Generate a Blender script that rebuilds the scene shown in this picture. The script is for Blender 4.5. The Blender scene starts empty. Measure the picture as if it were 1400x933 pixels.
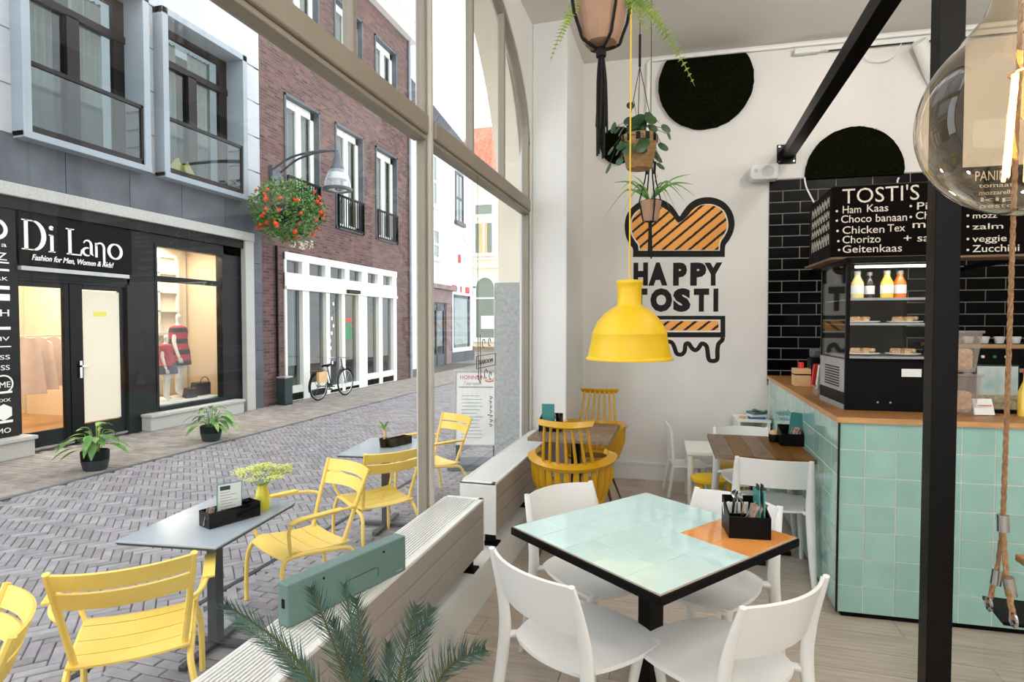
import bpy, bmesh, math, random
from mathutils import Vector, Matrix
R = random.Random(7)
C = bpy.context.scene.collection
S = bpy.context.scene
PI = math.pi
# ---------------------------------------------------------------- camera
F = 800.0; CX = 700.0; CY = 466.5; EYE = Vector((0, 0, 1.6))
YAW = math.atan(230/800.0); PIT = math.atan(23.5/800.0)
cd = bpy.data.cameras.new('camera'); cam = bpy.data.objects.new('camera', cd); C.objects.link(cam)
cd.sensor_width = 36; cd.lens = F/1400*36; cd.clip_start = 0.05; cd.clip_end = 300
cam.location = EYE; cam.rotation_euler = (PI/2-PIT, 0, YAW); S.camera = cam
# ---------------------------------------------------------------- view, sky, shop lamp and fill lights added to the room
S.view_settings.view_transform = 'Standard'; S.view_settings.look = 'None'
S.view_settings.gamma = 1; S.view_settings.exposure = 0.17; S.view_settings.use_curve_mapping = False
w = bpy.data.worlds.new('overcast_sky'); S.world = w; w.use_nodes = True
nt = w.node_tree; bg = nt.nodes['Background']
tc = nt.nodes.new('ShaderNodeTexCoord'); no = nt.nodes.new('ShaderNodeTexNoise'); cr = nt.nodes.new('ShaderNodeValToRGB')
no.inputs['Scale'].default_value = 1.6; no.inputs['Detail'].default_value = 3
cr.color_ramp.elements[0].position = 0.3; cr.color_ramp.elements[0].color = (.86, .92, 1, 1)
cr.color_ramp.elements[1].position = 0.7; cr.color_ramp.elements[1].color = (1, 1, 1, 1)
nt.links.new(tc.outputs['Generated'], no.inputs['Vector']); nt.links.new(no.outputs['Fac'], cr.inputs['Fac'])
nt.links.new(cr.outputs['Color'], bg.inputs['Color']); bg.inputs['Strength'].default_value = 2.4
def area(name, loc, rot, sx, sy, power, col=(1, .9, .78)):
    l = bpy.data.lights.new(name, 'AREA'); l.shape = 'RECTANGLE'; l.size = sx; l.size_y = sy; l.energy = power; l.color = col
    o = bpy.data.objects.new(name, l); o.location = loc; o.rotation_euler = rot; C.objects.link(o); return o
def bulb(loc, power, r=.09, col=(1, .95, .89)):
    l = bpy.data.lights.new('unseen_fill_light', 'POINT'); l.energy = power; l.shadow_soft_size = r; l.color = col
    o = bpy.data.objects.new('unseen_fill_light', l); o.location = loc; C.objects.link(o)
for lx, ly, lp in ((1.6, 4.2, 45), (2.6, 2.4, 45), (.4, .6, 45), (2.2, -.6, 45), (.4, -2.2, 45), (3.6, 1.0, 45)): bulb((lx, ly, 3.9), lp)  # unseen fill lights added to brighten the room
area('shop_lamp', (-10.4, 7.6, 3.15), (0, 0, 0), 1.6, 4.6, 380, (1, .9, .75))
# ---------------------------------------------------------------- pixel to plane
FW = Vector((-math.sin(YAW)*math.cos(PIT), math.cos(YAW)*math.cos(PIT), -math.sin(PIT)))
RT = Vector((math.cos(YAW), math.sin(YAW), 0)); UP = RT.cross(FW)
def ray(x, y): return FW + RT*((x-CX)/F) - UP*((y-CY)/F)
def G(x, y, z=0):
    d = ray(x, y); return EYE + d*((z-1.6)/d.z)
def WX(x, y, X=-9.0):
    d = ray(x, y); return EYE + d*(X/d.x)
def WY(x, y, Y):
    d = ray(x, y); return EYE + d*(Y/d.y)
def D(x, y, zc): return EYE + ray(x, y)*zc
WK = math.radians(2.8); WR = Vector((math.cos(WK), math.sin(WK), 0)); W0 = Vector((-.98, 6.1, 0)); WN = Vector((math.sin(WK), -math.cos(WK), 0))
def ws(x, y, off=0):          # point of the back wall as (along, height)
    d = ray(x, y); t = ((W0+WN*off)-EYE).dot(WN)/d.dot(WN); p = EYE+d*t
    return ((p-W0).dot(WR), p.z)
# ---------------------------------------------------------------- materials
def lin(c):
    c = c/255.0
    return c/12.92 if c <= .04045 else ((c+.055)/1.055)**2.4
def rgb(c): return (lin(c[0]), lin(c[1]), lin(c[2]), 1)
def pm(name, c, rough=.5, metal=0, var=.06, scale=6, bump=0, bscale=60, c2=None, coat=0, rnd=0, emit=0, stretch=None, tone=0, spec=None):
    m = bpy.data.materials.new(name); m.use_nodes = True; n = m.node_tree.nodes; L = m.node_tree.links
    b = n['Principled BSDF']; b.inputs['Roughness'].default_value = rough; b.inputs['Metallic'].default_value = metal
    if coat: b.inputs['Coat Weight'].default_value = coat; b.inputs['Coat Roughness'].default_value = .05
    if spec is not None: b.inputs['Specular IOR Level'].default_value = spec
    tc = n.new('ShaderNodeTexCoord'); src = tc.outputs['Object']
    if stretch:
        mp = n.new('ShaderNodeMapping'); mp.inputs['Scale'].default_value = stretch; L.new(src, mp.inputs['Vector']); src = mp.outputs['Vector']
    if rnd:
        oi = n.new('ShaderNodeObjectInfo'); ad = n.new('ShaderNodeVectorMath'); ad.operation = 'ADD'
        cb = n.new('ShaderNodeCombineXYZ'); mu = n.new('ShaderNodeMath'); mu.operation = 'MULTIPLY'; mu.inputs[1].default_value = 37
        L.new(oi.outputs['Random'], mu.inputs[0]); L.new(mu.outputs[0], cb.inputs[0]); L.new(mu.outputs[0], cb.inputs[1])
        L.new(src, ad.inputs[0]); L.new(cb.outputs[0], ad.inputs[1]); src = ad.outputs[0]
    nz = n.new('ShaderNodeTexNoise'); nz.inputs['Scale'].default_value = scale; nz.inputs['Detail'].default_value = 5
    L.new(src, nz.inputs['Vector'])
    mx = n.new('ShaderNodeMix'); mx.data_type = 'RGBA'
    a = rgb(c); d = rgb(c2) if c2 else tuple(min(1, v*(1-var*2)) for v in a[:3])+(1,)
    if not c2: a = tuple(min(1, v*(1+var)) for v in a[:3])+(1,)
    mx.inputs['A'].default_value = a; mx.inputs['B'].default_value = d
    mr = n.new('ShaderNodeMapRange'); mr.inputs['From Min'].default_value = .3; mr.inputs['From Max'].default_value = .7
    L.new(nz.outputs['Fac'], mr.inputs['Value']); L.new(mr.outputs[0], mx.inputs['Factor'])
    col = mx.outputs['Result']
    if rnd or tone:
        hs = n.new('ShaderNodeHueSaturation'); m2 = n.new('ShaderNodeMapRange'); k = rnd or tone
        m2.inputs['To Min'].default_value = 1-k; m2.inputs['To Max'].default_value = 1+k
        if rnd: L.new(oi.outputs['Random'], m2.inputs['Value'])
        else:
            at = n.new('ShaderNodeAttribute'); at.attribute_name = 'tone'; L.new(at.outputs['Fac'], m2.inputs['Value'])
        L.new(m2.outputs[0], hs.inputs['Value']); L.new(col, hs.inputs['Color']); col = hs.outputs['Color']
        if k > .15:
            m3 = n.new('ShaderNodeMath'); m3.operation = 'MULTIPLY'; m3.inputs[1].default_value = 7.3
            fr = n.new('ShaderNodeMath'); fr.operation = 'FRACT'
            L.new(oi.outputs['Random'] if rnd else at.outputs['Fac'], m3.inputs[0]); L.new(m3.outputs[0], fr.inputs[0])
            m4 = n.new('ShaderNodeMapRange'); m4.inputs['To Min'].default_value = .5; m4.inputs['To Max'].default_value = 1.6
            L.new(fr.outputs[0], m4.inputs['Value']); L.new(m4.outputs[0], hs.inputs['Saturation'])
    L.new(col, b.inputs['Base Color'])
    if bump:
        bz = n.new('ShaderNodeTexNoise'); bz.inputs['Scale'].default_value = bscale; bz.inputs['Detail'].default_value = 4
        L.new(src, bz.inputs['Vector']); bp = n.new('ShaderNodeBump'); bp.inputs['Strength'].default_value = bump; bp.inputs['Distance'].default_value = .01
        L.new(bz.outputs['Fac'], bp.inputs['Height']); L.new(bp.outputs[0], b.inputs['Normal'])
    if emit:
        L.new(col, b.inputs['Emission Color']); b.inputs['Emission Strength'].default_value = emit
    return m
def glass(name, tint=(1, 1, 1), ior=1.45, rough=0.0, refl=1.0, body=0, bc=(200, 200, 200)):
    m = bpy.data.materials.new(name); m.use_nodes = True; n = m.node_tree.nodes; L = m.node_tree.links
    n.remove(n['Principled BSDF']); out = n['Material Output']
    t = n.new('ShaderNodeBsdfTransparent'); t.inputs[0].default_value = (*tint, 1)
    g = n.new('ShaderNodeBsdfGlossy'); g.inputs['Roughness'].default_value = rough
    f = n.new('ShaderNodeFresnel'); ge = n.new('ShaderNodeNewGeometry'); io = n.new('ShaderNodeMapRange')
    io.inputs['To Min'].default_value = ior; io.inputs['To Max'].default_value = 1/ior
    L.new(ge.outputs['Backfacing'], io.inputs['Value']); L.new(io.outputs[0], f.inputs['IOR'])
    mu = n.new('ShaderNodeMath'); mu.operation = 'MULTIPLY'; mu.inputs[1].default_value = refl; mu.use_clamp = True
    L.new(f.outputs[0], mu.inputs[0]); mx = n.new('ShaderNodeMixShader')
    L.new(mu.outputs[0], mx.inputs[0]); L.new(g.outputs[0], mx.inputs[2])
    if body:
        d = n.new('ShaderNodeBsdfDiffuse'); d.inputs[0].default_value = rgb(bc); m2 = n.new('ShaderNodeMixShader'); m2.inputs[0].default_value = body
        L.new(t.outputs[0], m2.inputs[1]); L.new(d.outputs[0], m2.inputs[2]); L.new(m2.outputs[0], mx.inputs[1])
    else: L.new(t.outputs[0], mx.inputs[1])
    L.new(mx.outputs[0], out.inputs['Surface']); return m
def brickmat(name, c1, c2, mortar, bw, bh, ms=.012, rough=.85, axes='YZ', bump=.4, off=.5):
    m = bpy.data.materials.new(name); m.use_nodes = True; n = m.node_tree.nodes; L = m.node_tree.links
    b = n['Principled BSDF']; b.inputs['Roughness'].default_value = rough
    tc = n.new('ShaderNodeTexCoord'); sp = n.new('ShaderNodeSeparateXYZ'); cb = n.new('ShaderNodeCombineXYZ')
    L.new(tc.outputs['Object'], sp.inputs[0]); L.new(sp.outputs[axes[0]], cb.inputs[0]); L.new(sp.outputs[axes[1]], cb.inputs[1])
    br = n.new('ShaderNodeTexBrick'); br.inputs['Scale'].default_value = 1; br.inputs['Brick Width'].default_value = bw; br.inputs['Row Height'].default_value = bh
    br.inputs['Mortar Size'].default_value = ms; br.inputs['Color1'].default_value = rgb(c1); br.inputs['Color2'].default_value = rgb(c2); br.inputs['Mortar'].default_value = rgb(mortar)
    br.offset = off; L.new(cb.outputs[0], br.inputs['Vector'])
    nz = n.new('ShaderNodeTexNoise'); nz.inputs['Scale'].default_value = 5; nz.inputs['Detail'].default_value = 6
    L.new(tc.outputs['Object'], nz.inputs['Vector']); hs = n.new('ShaderNodeHueSaturation'); mr = n.new('ShaderNodeMapRange')
    mr.inputs['To Min'].default_value = .75; mr.inputs['To Max'].default_value = 1.25; L.new(nz.outputs['Fac'], mr.inputs['Value'])
    L.new(mr.outputs[0], hs.inputs['Value']); L.new(br.outputs['Color'], hs.inputs['Color']); L.new(hs.outputs[0], b.inputs['Base Color'])
    bp = n.new('ShaderNodeBump'); bp.invert = True; bp.inputs['Strength'].default_value = bump; bp.inputs['Distance'].default_value = .01
    L.new(br.outputs['Fac'], bp.inputs['Height']); L.new(bp.outputs[0], b.inputs['Normal']); return m
def woodmat(name, c1, c2, rough=.5, grain=(1, 12, 12), rnd=.12, coat=0, scale=4):
    return pm(name, c1, rough, c2=c2, scale=scale, stretch=grain, rnd=rnd, bump=.12, bscale=14, coat=coat)
def stripemat(name, c1, c2, ang, period, duty, axes='XZ'):
    m = bpy.data.materials.new(name); m.use_nodes = True; n = m.node_tree.nodes; L = m.node_tree.links
    b = n['Principled BSDF']; b.inputs['Roughness'].default_value = .8
    tc = n.new('ShaderNodeTexCoord'); sp = n.new('ShaderNodeSeparateXYZ'); L.new(tc.outputs['Object'], sp.inputs[0])
    a = n.new('ShaderNodeMath'); a.operation = 'MULTIPLY'; a.inputs[1].default_value = -math.sin(ang)/period; L.new(sp.outputs[axes[0]], a.inputs[0])
    c = n.new('ShaderNodeMath'); c.operation = 'MULTIPLY'; c.inputs[1].default_value = math.cos(ang)/period; L.new(sp.outputs[axes[1]], c.inputs[0])
    s = n.new('ShaderNodeMath'); s.operation = 'ADD'; L.new(a.outputs[0], s.inputs[0]); L.new(c.outputs[0], s.inputs[1])
    nz = n.new('ShaderNodeTexNoise'); nz.inputs['Scale'].default_value = 30; nz.inputs['Detail'].default_value = 3; L.new(tc.outputs['Object'], nz.inputs['Vector'])
    q = n.new('ShaderNodeMath'); q.operation = 'MULTIPLY_ADD'; q.inputs[1].default_value = .12; L.new(nz.outputs['Fac'], q.inputs[0]); L.new(s.outputs[0], q.inputs[2])
    f = n.new('ShaderNodeMath'); f.operation = 'FRACT'; L.new(q.outputs[0], f.inputs[0])
    g = n.new('ShaderNodeMath'); g.operation = 'LESS_THAN'; g.inputs[1].default_value = duty; L.new(f.outputs[0], g.inputs[0])
    mx = n.new('ShaderNodeMix'); mx.data_type = 'RGBA'; mx.inputs['A'].default_value = rgb(c1); mx.inputs['B'].default_value = rgb(c2)
    L.new(g.outputs[0], mx.inputs['Factor']); L.new(mx.outputs['Result'], b.inputs['Base Color']); return m
M = {}
M['wall'] = pm('wall_paint', (223, 220, 215), .85, var=.02, scale=1.5, bump=.05, bscale=90)
M['reveal'] = pm('white_paint', (228, 228, 225), .7, var=.02, scale=2)
M['ceil'] = pm('ceiling_paint', (224, 221, 215), .9, var=.02, scale=1)
M['frame'] = pm('window_frame_paint', (142, 132, 117), .45, var=.04, scale=3)
M['mullion'] = pm('mullion_skylit_paint', (198, 194, 186), .4, var=.03, scale=3)  # paler than the frame: sky light on the mullion put into its colour
M['glass'] = glass('pane_glass', (.98, .99, .99), 1.5, refl=.5)
M['glassd'] = glass('far_pane_glass', (.72, .78, .78), 1.5, refl=1.2)
M['plank'] = woodmat('floor_laminate', (196, 184, 170), (168, 155, 141), .42, (1.2, 14, 1), .07)
M['whitemetal'] = pm('white_enamel', (226, 226, 222), .35, var=.02, scale=3)
M['radfront'] = pm('shaded_white_enamel', (158, 150, 142), .4, var=.02, scale=3)  # white radiator fronts, their shade put into the grey colour
M['grillgap'] = pm('grille_shadow_metal', (34, 33, 32), .8)  # near-black stands in for shade between grille slats and panel seams
M['plastic'] = pm('white_plastic', (232, 232, 229), .38, var=.015, scale=4)
M['mint'] = pm('mint_glazed_tile', (158, 202, 192), .12, var=.05, scale=5, rnd=.05, coat=.4)
M['tmint'] = pm('pale_mint_tile', (206, 238, 236), .07, var=.03, scale=7, rnd=.02, coat=.6)
M['torange'] = pm('orange_tile', (240, 160, 84), .10, var=.04, scale=7, rnd=.03, coat=.6)
M['tgrout'] = pm('table_grout', (182, 168, 150), .9)
M['grout'] = pm('pale_grout', (232, 228, 216), .9)
M['blacktile'] = pm('black_glazed_tile', (3, 3, 4), .25, var=.1, scale=5, rnd=.2, spec=.07)
M['dgrout'] = pm('grey_grout', (150, 144, 136), .9)
M['inkblack'] = pm('print_black', (12, 11, 11), .8, spec=.05)
M['black'] = pm('black_matt', (6, 6, 6), .5, var=.1, spec=.12)
M['steel'] = pm('black_steel', (10, 8, 7), .4, var=.1, spec=.18)
M['blackpl'] = pm('black_plastic', (6, 6, 6), .4, var=.1, spec=.14)
M['oak'] = woodmat('oak_worktop', (172, 122, 70), (134, 90, 48), .45, (1.5, 16, 16), .05)
M['oakedge'] = woodmat('oak_edge', (214, 166, 112), (190, 140, 88), .5, (1.5, 16, 16), .05)
M['walnut'] = woodmat('brown_table_wood', (140, 104, 70), (104, 74, 46), .45, (14, 1.5, 14), .16)
M['yellow'] = pm('yellow_powder_coat', (250, 214, 104), .38, var=.03, scale=5)
M['mustard'] = pm('mustard_plastic', (200, 150, 16), .3, var=.04, scale=5, coat=.3)
M['lampy'] = pm('yellow_rubber_lamp', (244, 200, 28), .42, var=.02, scale=5)
M['lampin'] = pm('lamp_inside_white', (240, 225, 170), .6)
M['teal'] = pm('grey_teal_metal', (102, 130, 124), .45, var=.03, scale=3)
M['tealcard'] = pm('teal_card', (70, 140, 138), .5)
M['brown'] = pm('brown_wire', (104, 66, 34), .4, metal=.4)
M['chrome'] = pm('brushed_metal', (200, 200, 200), .25, metal=1)
M['palm'] = pm('cycad_green', (84, 122, 112), .38, c2=(30, 58, 46), scale=16)
M['palmstem'] = pm('cycad_stem', (92, 98, 52), .6)
M['leaf'] = pm('leaf_green', (106, 152, 66), .42, c2=(52, 98, 38), scale=9)
M['leafpale'] = pm('pale_leaf_green', (150, 188, 96), .5, c2=(92, 140, 56), scale=9)
M['leafdark'] = pm('dark_leaf_green', (44, 84, 42), .35, c2=(22, 50, 26), scale=9)
M['leafyel'] = pm('yellowed_leaf', (232, 204, 80), .5)
M['fern'] = pm('fern_green', (150, 170, 70), .5, c2=(92, 128, 44), scale=14)
M['flower'] = pm('orange_petals', (244, 88, 40), .5, var=.1, scale=20)
M['flowerw'] = pm('white_petals', (240, 236, 214), .6)
M['cream_fl'] = pm('cream_blossom', (232, 232, 150), .7, c2=(206, 214, 120), scale=40)
M['moss'] = pm('dark_moss', (24, 26, 13), .95, c2=(8, 10, 4), scale=50, bump=1, bscale=160, spec=.03)
M['terra'] = pm('pinkish_clay', (172, 136, 112), .8, var=.06, scale=12)
M['cord'] = pm('black_cotton_cord', (20, 18, 18), .9)
M['rope'] = pm('hemp_rope', (176, 138, 100), .9, c2=(132, 94, 62), scale=60, bump=.6, bscale=200)
M['paver'] = pm('street_paver', (154, 149, 152), .7, c2=(130, 127, 130), scale=9, rnd=.2, bump=.3, bscale=40)
M['paver2'] = pm('street_paver_far', (154, 149, 152), .7, c2=(130, 127, 130), scale=9, tone=.2, bump=.3, bscale=40)
M['walkp'] = pm('sidewalk_paver', (160, 152, 144), .8, c2=(134, 124, 116), scale=5, tone=.12, bump=.3, bscale=40)
M['joint'] = pm('paver_joint_sand', (92, 88, 86), .95)
M['plaster'] = pm('grey_white_render', (190, 193, 198), .85, var=.03, scale=2, rnd=.03)
M['gap'] = pm('shadow_gap', (110, 112, 116), .9)
M['slate'] = pm('slate_cladding', (84, 90, 98), .6, var=.15, scale=2, rnd=.08)
M['stone'] = pm('pale_granite', (186, 185, 180), .8, var=.1, scale=60, bump=.2)
M['steelblue'] = pm('blue_grey_metal', (150, 161, 170), .45, var=.04, scale=2)
M['dbrown'] = pm('dark_brown_frame', (22, 16, 15), .45, var=.1, spec=.3)
M['shopblack'] = pm('black_shopfront', (12, 14, 16), .4, var=.15, scale=2, spec=.2)
M['white'] = pm('white_gloss_paint', (238, 238, 232), .5, var=.02)
M['lettering'] = pm('white_lettering', (244, 243, 238), .6, var=.01)
M['chalk'] = pm('chalk_lettering', (232, 222, 206), .9, var=.12, scale=60)
M['brick'] = brickmat('dark_red_brick', (116, 82, 74), (72, 50, 49), (104, 92, 88), .23, .07, .008)
M['curtain'] = pm('linen_curtain', (190, 192, 180), .9, var=.12, scale=3, stretch=(1, 14, .2))
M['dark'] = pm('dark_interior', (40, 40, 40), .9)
M['cream'] = pm('cream_wall', (238, 228, 206), .85, var=.03, scale=1)
M['shopwall'] = pm('shop_interior_wall', (214, 192, 160), .85, var=.03, scale=1)
M['shopfloor'] = woodmat('shop_floor_wood', (168, 122, 76), (130, 90, 52), .5, (12, 1, 1), .1)
M['whitewall'] = pm('white_limewash', (236, 236, 232), .85, var=.03, scale=1)
M['stonewall'] = pm('grey_rough_stone', (172, 174, 170), .9, c2=(140, 143, 141), scale=30, bump=.6, bscale=70)
M['rooftile'] = pm('red_clay_rooftile', (222, 158, 132), .8, c2=(196, 128, 104), scale=5, tone=.12)
M['roofslate'] = pm('grey_slate_roof', (108, 110, 116), .8, c2=(84, 86, 92), scale=5, tone=.12)
M['mauve'] = pm('mauve_shopfront', (140, 118, 116), .6)
M['red'] = pm('red_print', (214, 50, 44), .5)
M['pink'] = pm('pink_print', (216, 120, 130), .6)
M['orangep'] = stripemat('orange_black_stripes', (242, 168, 84), (22, 18, 16), math.radians(40), .085, .27)
M['murblack'] = pm('mural_black_print', (24, 20, 18), .85, var=.3, scale=40)
M['murwhite'] = pm('mural_white_print', (232, 224, 212), .85)
M['chalkboard'] = pm('blackboard_brown_black', (10, 5, 4), .7, var=.15, scale=3, spec=.06)
M['oakdull'] = woodmat('board_wood_edge', (124, 96, 70), (96, 72, 50), .6)
M['paper'] = pm('white_paper', (236, 238, 236), .8, var=.02)
M['inkgrey'] = pm('grey_ink', (150, 158, 160), .8)
M['ink'] = pm('dark_ink', (50, 50, 54), .8)
M['napkin'] = pm('brown_print_napkin', (196, 176, 158), .9, c2=(120, 100, 86), scale=45)
M['skinw'] = pm('white_mannequin', (222, 220, 214), .5, var=.02)
M['dress'] = stripemat('red_black_stripes', (172, 30, 32), (30, 16, 18), 0, .22, .42)
M['redtop'] = pm('red_check_cloth', (200, 52, 52), .8, c2=(120, 40, 44), scale=20)
M['greycl'] = pm('grey_cloth', (74, 72, 76), .8)
M['pinkcl'] = pm('pale_cloth', (222, 196, 180), .85)
M['leather'] = pm('dark_leather', (54, 52, 54), .4)
M['brass'] = pm('warm_steel', (180, 150, 110), .3, metal=.8)
M['basket'] = pm('woven_seagrass', (190, 156, 108), .85, c2=(148, 112, 70), scale=30, stretch=(1, 1, 6), bump=.7, bscale=80)
M['bluebook'] = pm('blue_cover', (52, 110, 168), .5)
M['palewood'] = pm('pale_pine', (222, 184, 132), .6, var=.08)
M['green'] = pm('green_card', (30, 130, 90), .5)
M['binm'] = pm('dark_green_bin', (20, 38, 38), .5)
M['filament'] = pm('glowing_filament', (255, 176, 84), .5, emit=26)
M['bulb'] = glass('amber_bulb_glass', (.95, .87, .74), 1.5, refl=1.8)
M['tube'] = pm('fridge_lamp', (255, 246, 226), .5, emit=3)
M['juicey'] = pm('yellow_juice', (248, 206, 70), .25, coat=.5)
M['juiceo'] = pm('orange_juice', (240, 120, 24), .25, coat=.5)
M['juicep'] = pm('pale_lemon_juice', (240, 216, 130), .25, coat=.5)
M['juiced'] = pm('dark_cola', (24, 16, 14), .25, coat=.5)
M['pastry'] = pm('baked_pastry', (196, 142, 84), .7, c2=(232, 200, 160), scale=40, bump=.6, bscale=60)
M['clearbox'] = glass('clear_box_plastic', (.86, .84, .82), 1.4, refl=1.0, body=.25, bc=(214, 204, 196))
M['lamphood'] = glass('lamp_acrylic', (.9, .92, .94), 1.5, refl=2.0, body=.3, bc=(220, 225, 230))
M['greymetal'] = pm('grey_painted_metal', (84, 90, 100), .5, metal=.2)
M['silver'] = pm('silver_plastic', (176, 176, 176), .4, metal=.4)
M['outtable'] = pm('grey_laminate_top', (170, 178, 186), .18, var=.04, scale=5)
M['dgrey'] = pm('charcoal_metal', (52, 56, 62), .45, metal=.2)
M['vase'] = pm('yellow_glaze', (232, 216, 60), .3, coat=.4)
# ---------------------------------------------------------------- mesh helpers
XF = {}
class MB:
    def __init__(s): s.v = []; s.f = []; s.t = []
    def add(s, vs, fs, tone=None):
        k = len(s.v); s.v += [Vector(v) for v in vs]; s.f += [tuple(i+k for i in f) for f in fs]
        if tone is not None: s.t += [tone]*len(fs)
    def box(s, a, b, m=None):
        x0, y0, z0 = a; x1, y1, z1 = b
        vs = [(x0, y0, z0), (x1, y0, z0), (x1, y1, z0), (x0, y1, z0), (x0, y0, z1), (x1, y0, z1), (x1, y1, z1), (x0, y1, z1)]
        if m: vs = [m @ Vector(v) for v in vs]
        s.add(vs, [(0, 3, 2, 1), (4, 5, 6, 7), (0, 1, 5, 4), (1, 2, 6, 5), (2, 3, 7, 6), (3, 0, 4, 7)]); return s
    def cbox(s, c, d, rz=0, rx=0, ry=0):
        m = Matrix.Translation(c) @ Matrix.Rotation(rz, 4, 'Z') @ Matrix.Rotation(ry, 4, 'Y') @ Matrix.Rotation(rx, 4, 'X')
        return s.box((-d[0]/2, -d[1]/2, -d[2]/2), (d[0]/2, d[1]/2, d[2]/2), m)
    def tube(s, pts, r, n=10, cap=True, sq=1.0):
        pts = [Vector(p) for p in pts]; rs = r if isinstance(r, (list, tuple)) else [r]*len(pts)
        k = len(s.v); up = None
        for i, p in enumerate(pts):
            t = (pts[min(i+1, len(pts)-1)]-pts[max(i-1, 0)]).normalized()
            if up is None:
                up = Vector((0, 0, 1)) if abs(t.z) < .9 else Vector((0, 1, 0))
            a = t.cross(up).normalized(); b = a.cross(t).normalized(); up = b
            for j in range(n):
                q = 2*PI*j/n; s.v.append(p + a*(math.cos(q)*rs[i]) + b*(math.sin(q)*rs[i]*sq))
        for i in range(len(pts)-1):
            for j in range(n):
                s.f.append((k+i*n+j, k+i*n+(j+1) % n, k+(i+1)*n+(j+1) % n, k+(i+1)*n+j))
        if cap:
            s.f.append(tuple(k+j for j in range(n))[::-1]); e = k+(len(pts)-1)*n; s.f.append(tuple(e+j for j in range(n)))
        return s
    def cyl(s, a, b, r, r2=None, n=16): return s.tube([a, b], [r, r if r2 is None else r2], n)
    def lathe(s, prof, n=24, c=(0, 0, 0)):
        k = len(s.v); c = Vector(c)
        for (r, z) in prof:
            for j in range(n):
                q = 2*PI*j/n; s.v.append(c+Vector((r*math.cos(q), r*math.sin(q), z)))
        for i in range(len(prof)-1):
            for j in range(n): s.f.append((k+i*n+j, k+i*n+(j+1) % n, k+(i+1)*n+(j+1) % n, k+(i+1)*n+j))
        if prof[0][0] > 1e-4 and prof[0] != prof[-1]: s.f.append(tuple(k+j for j in range(n))[::-1])
        if prof[-1][0] > 1e-4 and prof[0] != prof[-1]: e = k+(len(prof)-1)*n; s.f.append(tuple(e+j for j in range(n)))
        return s
    def surf(s, fn, nu, nv, th=0, both=True):
        P = [[Vector(fn(i/nu, j/nv)) for j in range(nv+1)] for i in range(nu+1)]
        k = len(s.v); W = nv+1
        for row in P: s.v += row
        for i in range(nu):
            for j in range(nv): s.f.append((k+i*W+j, k+(i+1)*W+j, k+(i+1)*W+j+1, k+i*W+j+1))
        if th:
            k2 = len(s.v)
            for i in range(nu+1):
                for j in range(nv+1):
                    du = P[min(i+1, nu)][j]-P[max(i-1, 0)][j]; dv = P[i][min(j+1, nv)]-P[i][max(j-1, 0)]
                    nn = du.cross(dv); nn = nn.normalized() if nn.length > 1e-9 else Vector((0, 0, 1)); s.v.append(P[i][j]-nn*th)
            for i in range(nu):
                for j in range(nv): s.f.append((k2+i*W+j, k2+i*W+j+1, k2+(i+1)*W+j+1, k2+(i+1)*W+j))
            for i in range(nu):
                s.f.append((k+i*W, k2+i*W, k2+(i+1)*W, k+(i+1)*W)); s.f.append((k+i*W+nv, k+(i+1)*W+nv, k2+(i+1)*W+nv, k2+i*W+nv))
            for j in range(nv):
                s.f.append((k+j, k+j+1, k2+j+1, k2+j)); s.f.append((k+nu*W+j, k2+nu*W+j, k2+nu*W+j+1, k+nu*W+j+1))
        return s
    def prism(s, pts, fn, th):      # pts 2D (ccw), fn(u,v,d) -> 3D
        n = len(pts); k = len(s.v)
        s.v += [Vector(fn(u, v, 0)) for u, v in pts]+[Vector(fn(u, v, th)) for u, v in pts]
        s.f.append(tuple(k+i for i in range(n))[::-1]); s.f.append(tuple(k+n+i for i in range(n)))
        for i in range(n): j = (i+1) % n; s.f.append((k+i, k+j, k+n+j, k+n+i))
        return s
    def build(s, name, mat, parent=None, world=False, smooth=False, bevel=0, ang=35, sub=0):
        me = bpy.data.meshes.new(name); vs = s.v
        if world and parent is not None:
            inv = XF[parent.name].inverted(); vs = [inv @ v for v in vs]
        me.from_pydata([tuple(v) for v in vs], [], s.f); me.materials.append(mat); me.validate(clean_customdata=False)
        if s.t and len(s.t) == len(me.polygons):
            at = me.attributes.new('tone', 'FLOAT', 'FACE'); at.data.foreach_set('value', s.t)
        if smooth:
            me.shade_smooth(); me.set_sharp_from_angle(angle=math.radians(ang))
        me.update()
        return link(name, me, parent, bevel, sub)
def link(name, me, parent=None, bevel=0, sub=0):
    o = bpy.data.objects.new(name, me); C.objects.link(o)
    if parent is not None: o.parent = parent; XF[o.name] = XF[parent.name].copy()
    else: XF[o.name] = Matrix.Identity(4)
    if bevel:
        b = o.modifiers.new('bevel', 'BEVEL'); b.width = bevel; b.segments = 2; b.limit_method = 'ANGLE'; b.angle_limit = math.radians(40)
    if sub:
        b = o.modifiers.new('sub', 'SUBSURF'); b.levels = sub; b.render_levels = sub
    return o
def tag(o, label, cat, group=None, kind=None):
    if label: o['label'] = label
    if cat: o['category'] = cat
    if group: o['group'] = group
    if kind: o['kind'] = kind
    return o
def thing(name, label, cat, loc=(0, 0, 0), rz=0, group=None):
    o = bpy.data.objects.new(name, None); C.objects.link(o); o.location = loc; o.rotation_euler = (0, 0, rz); o.empty_display_size = .05
    XF[o.name] = Matrix.Translation(loc) @ Matrix.Rotation(rz, 4, 'Z'); return tag(o, label, cat, group)
def struct(name, loc=(0, 0, 0), rz=0):
    o = bpy.data.objects.new(name, None); C.objects.link(o); o.location = loc; o.rotation_euler = (0, 0, rz); o['kind'] = 'structure'
    XF[o.name] = Matrix.Translation(loc) @ Matrix.Rotation(rz, 4, 'Z'); return o
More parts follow.
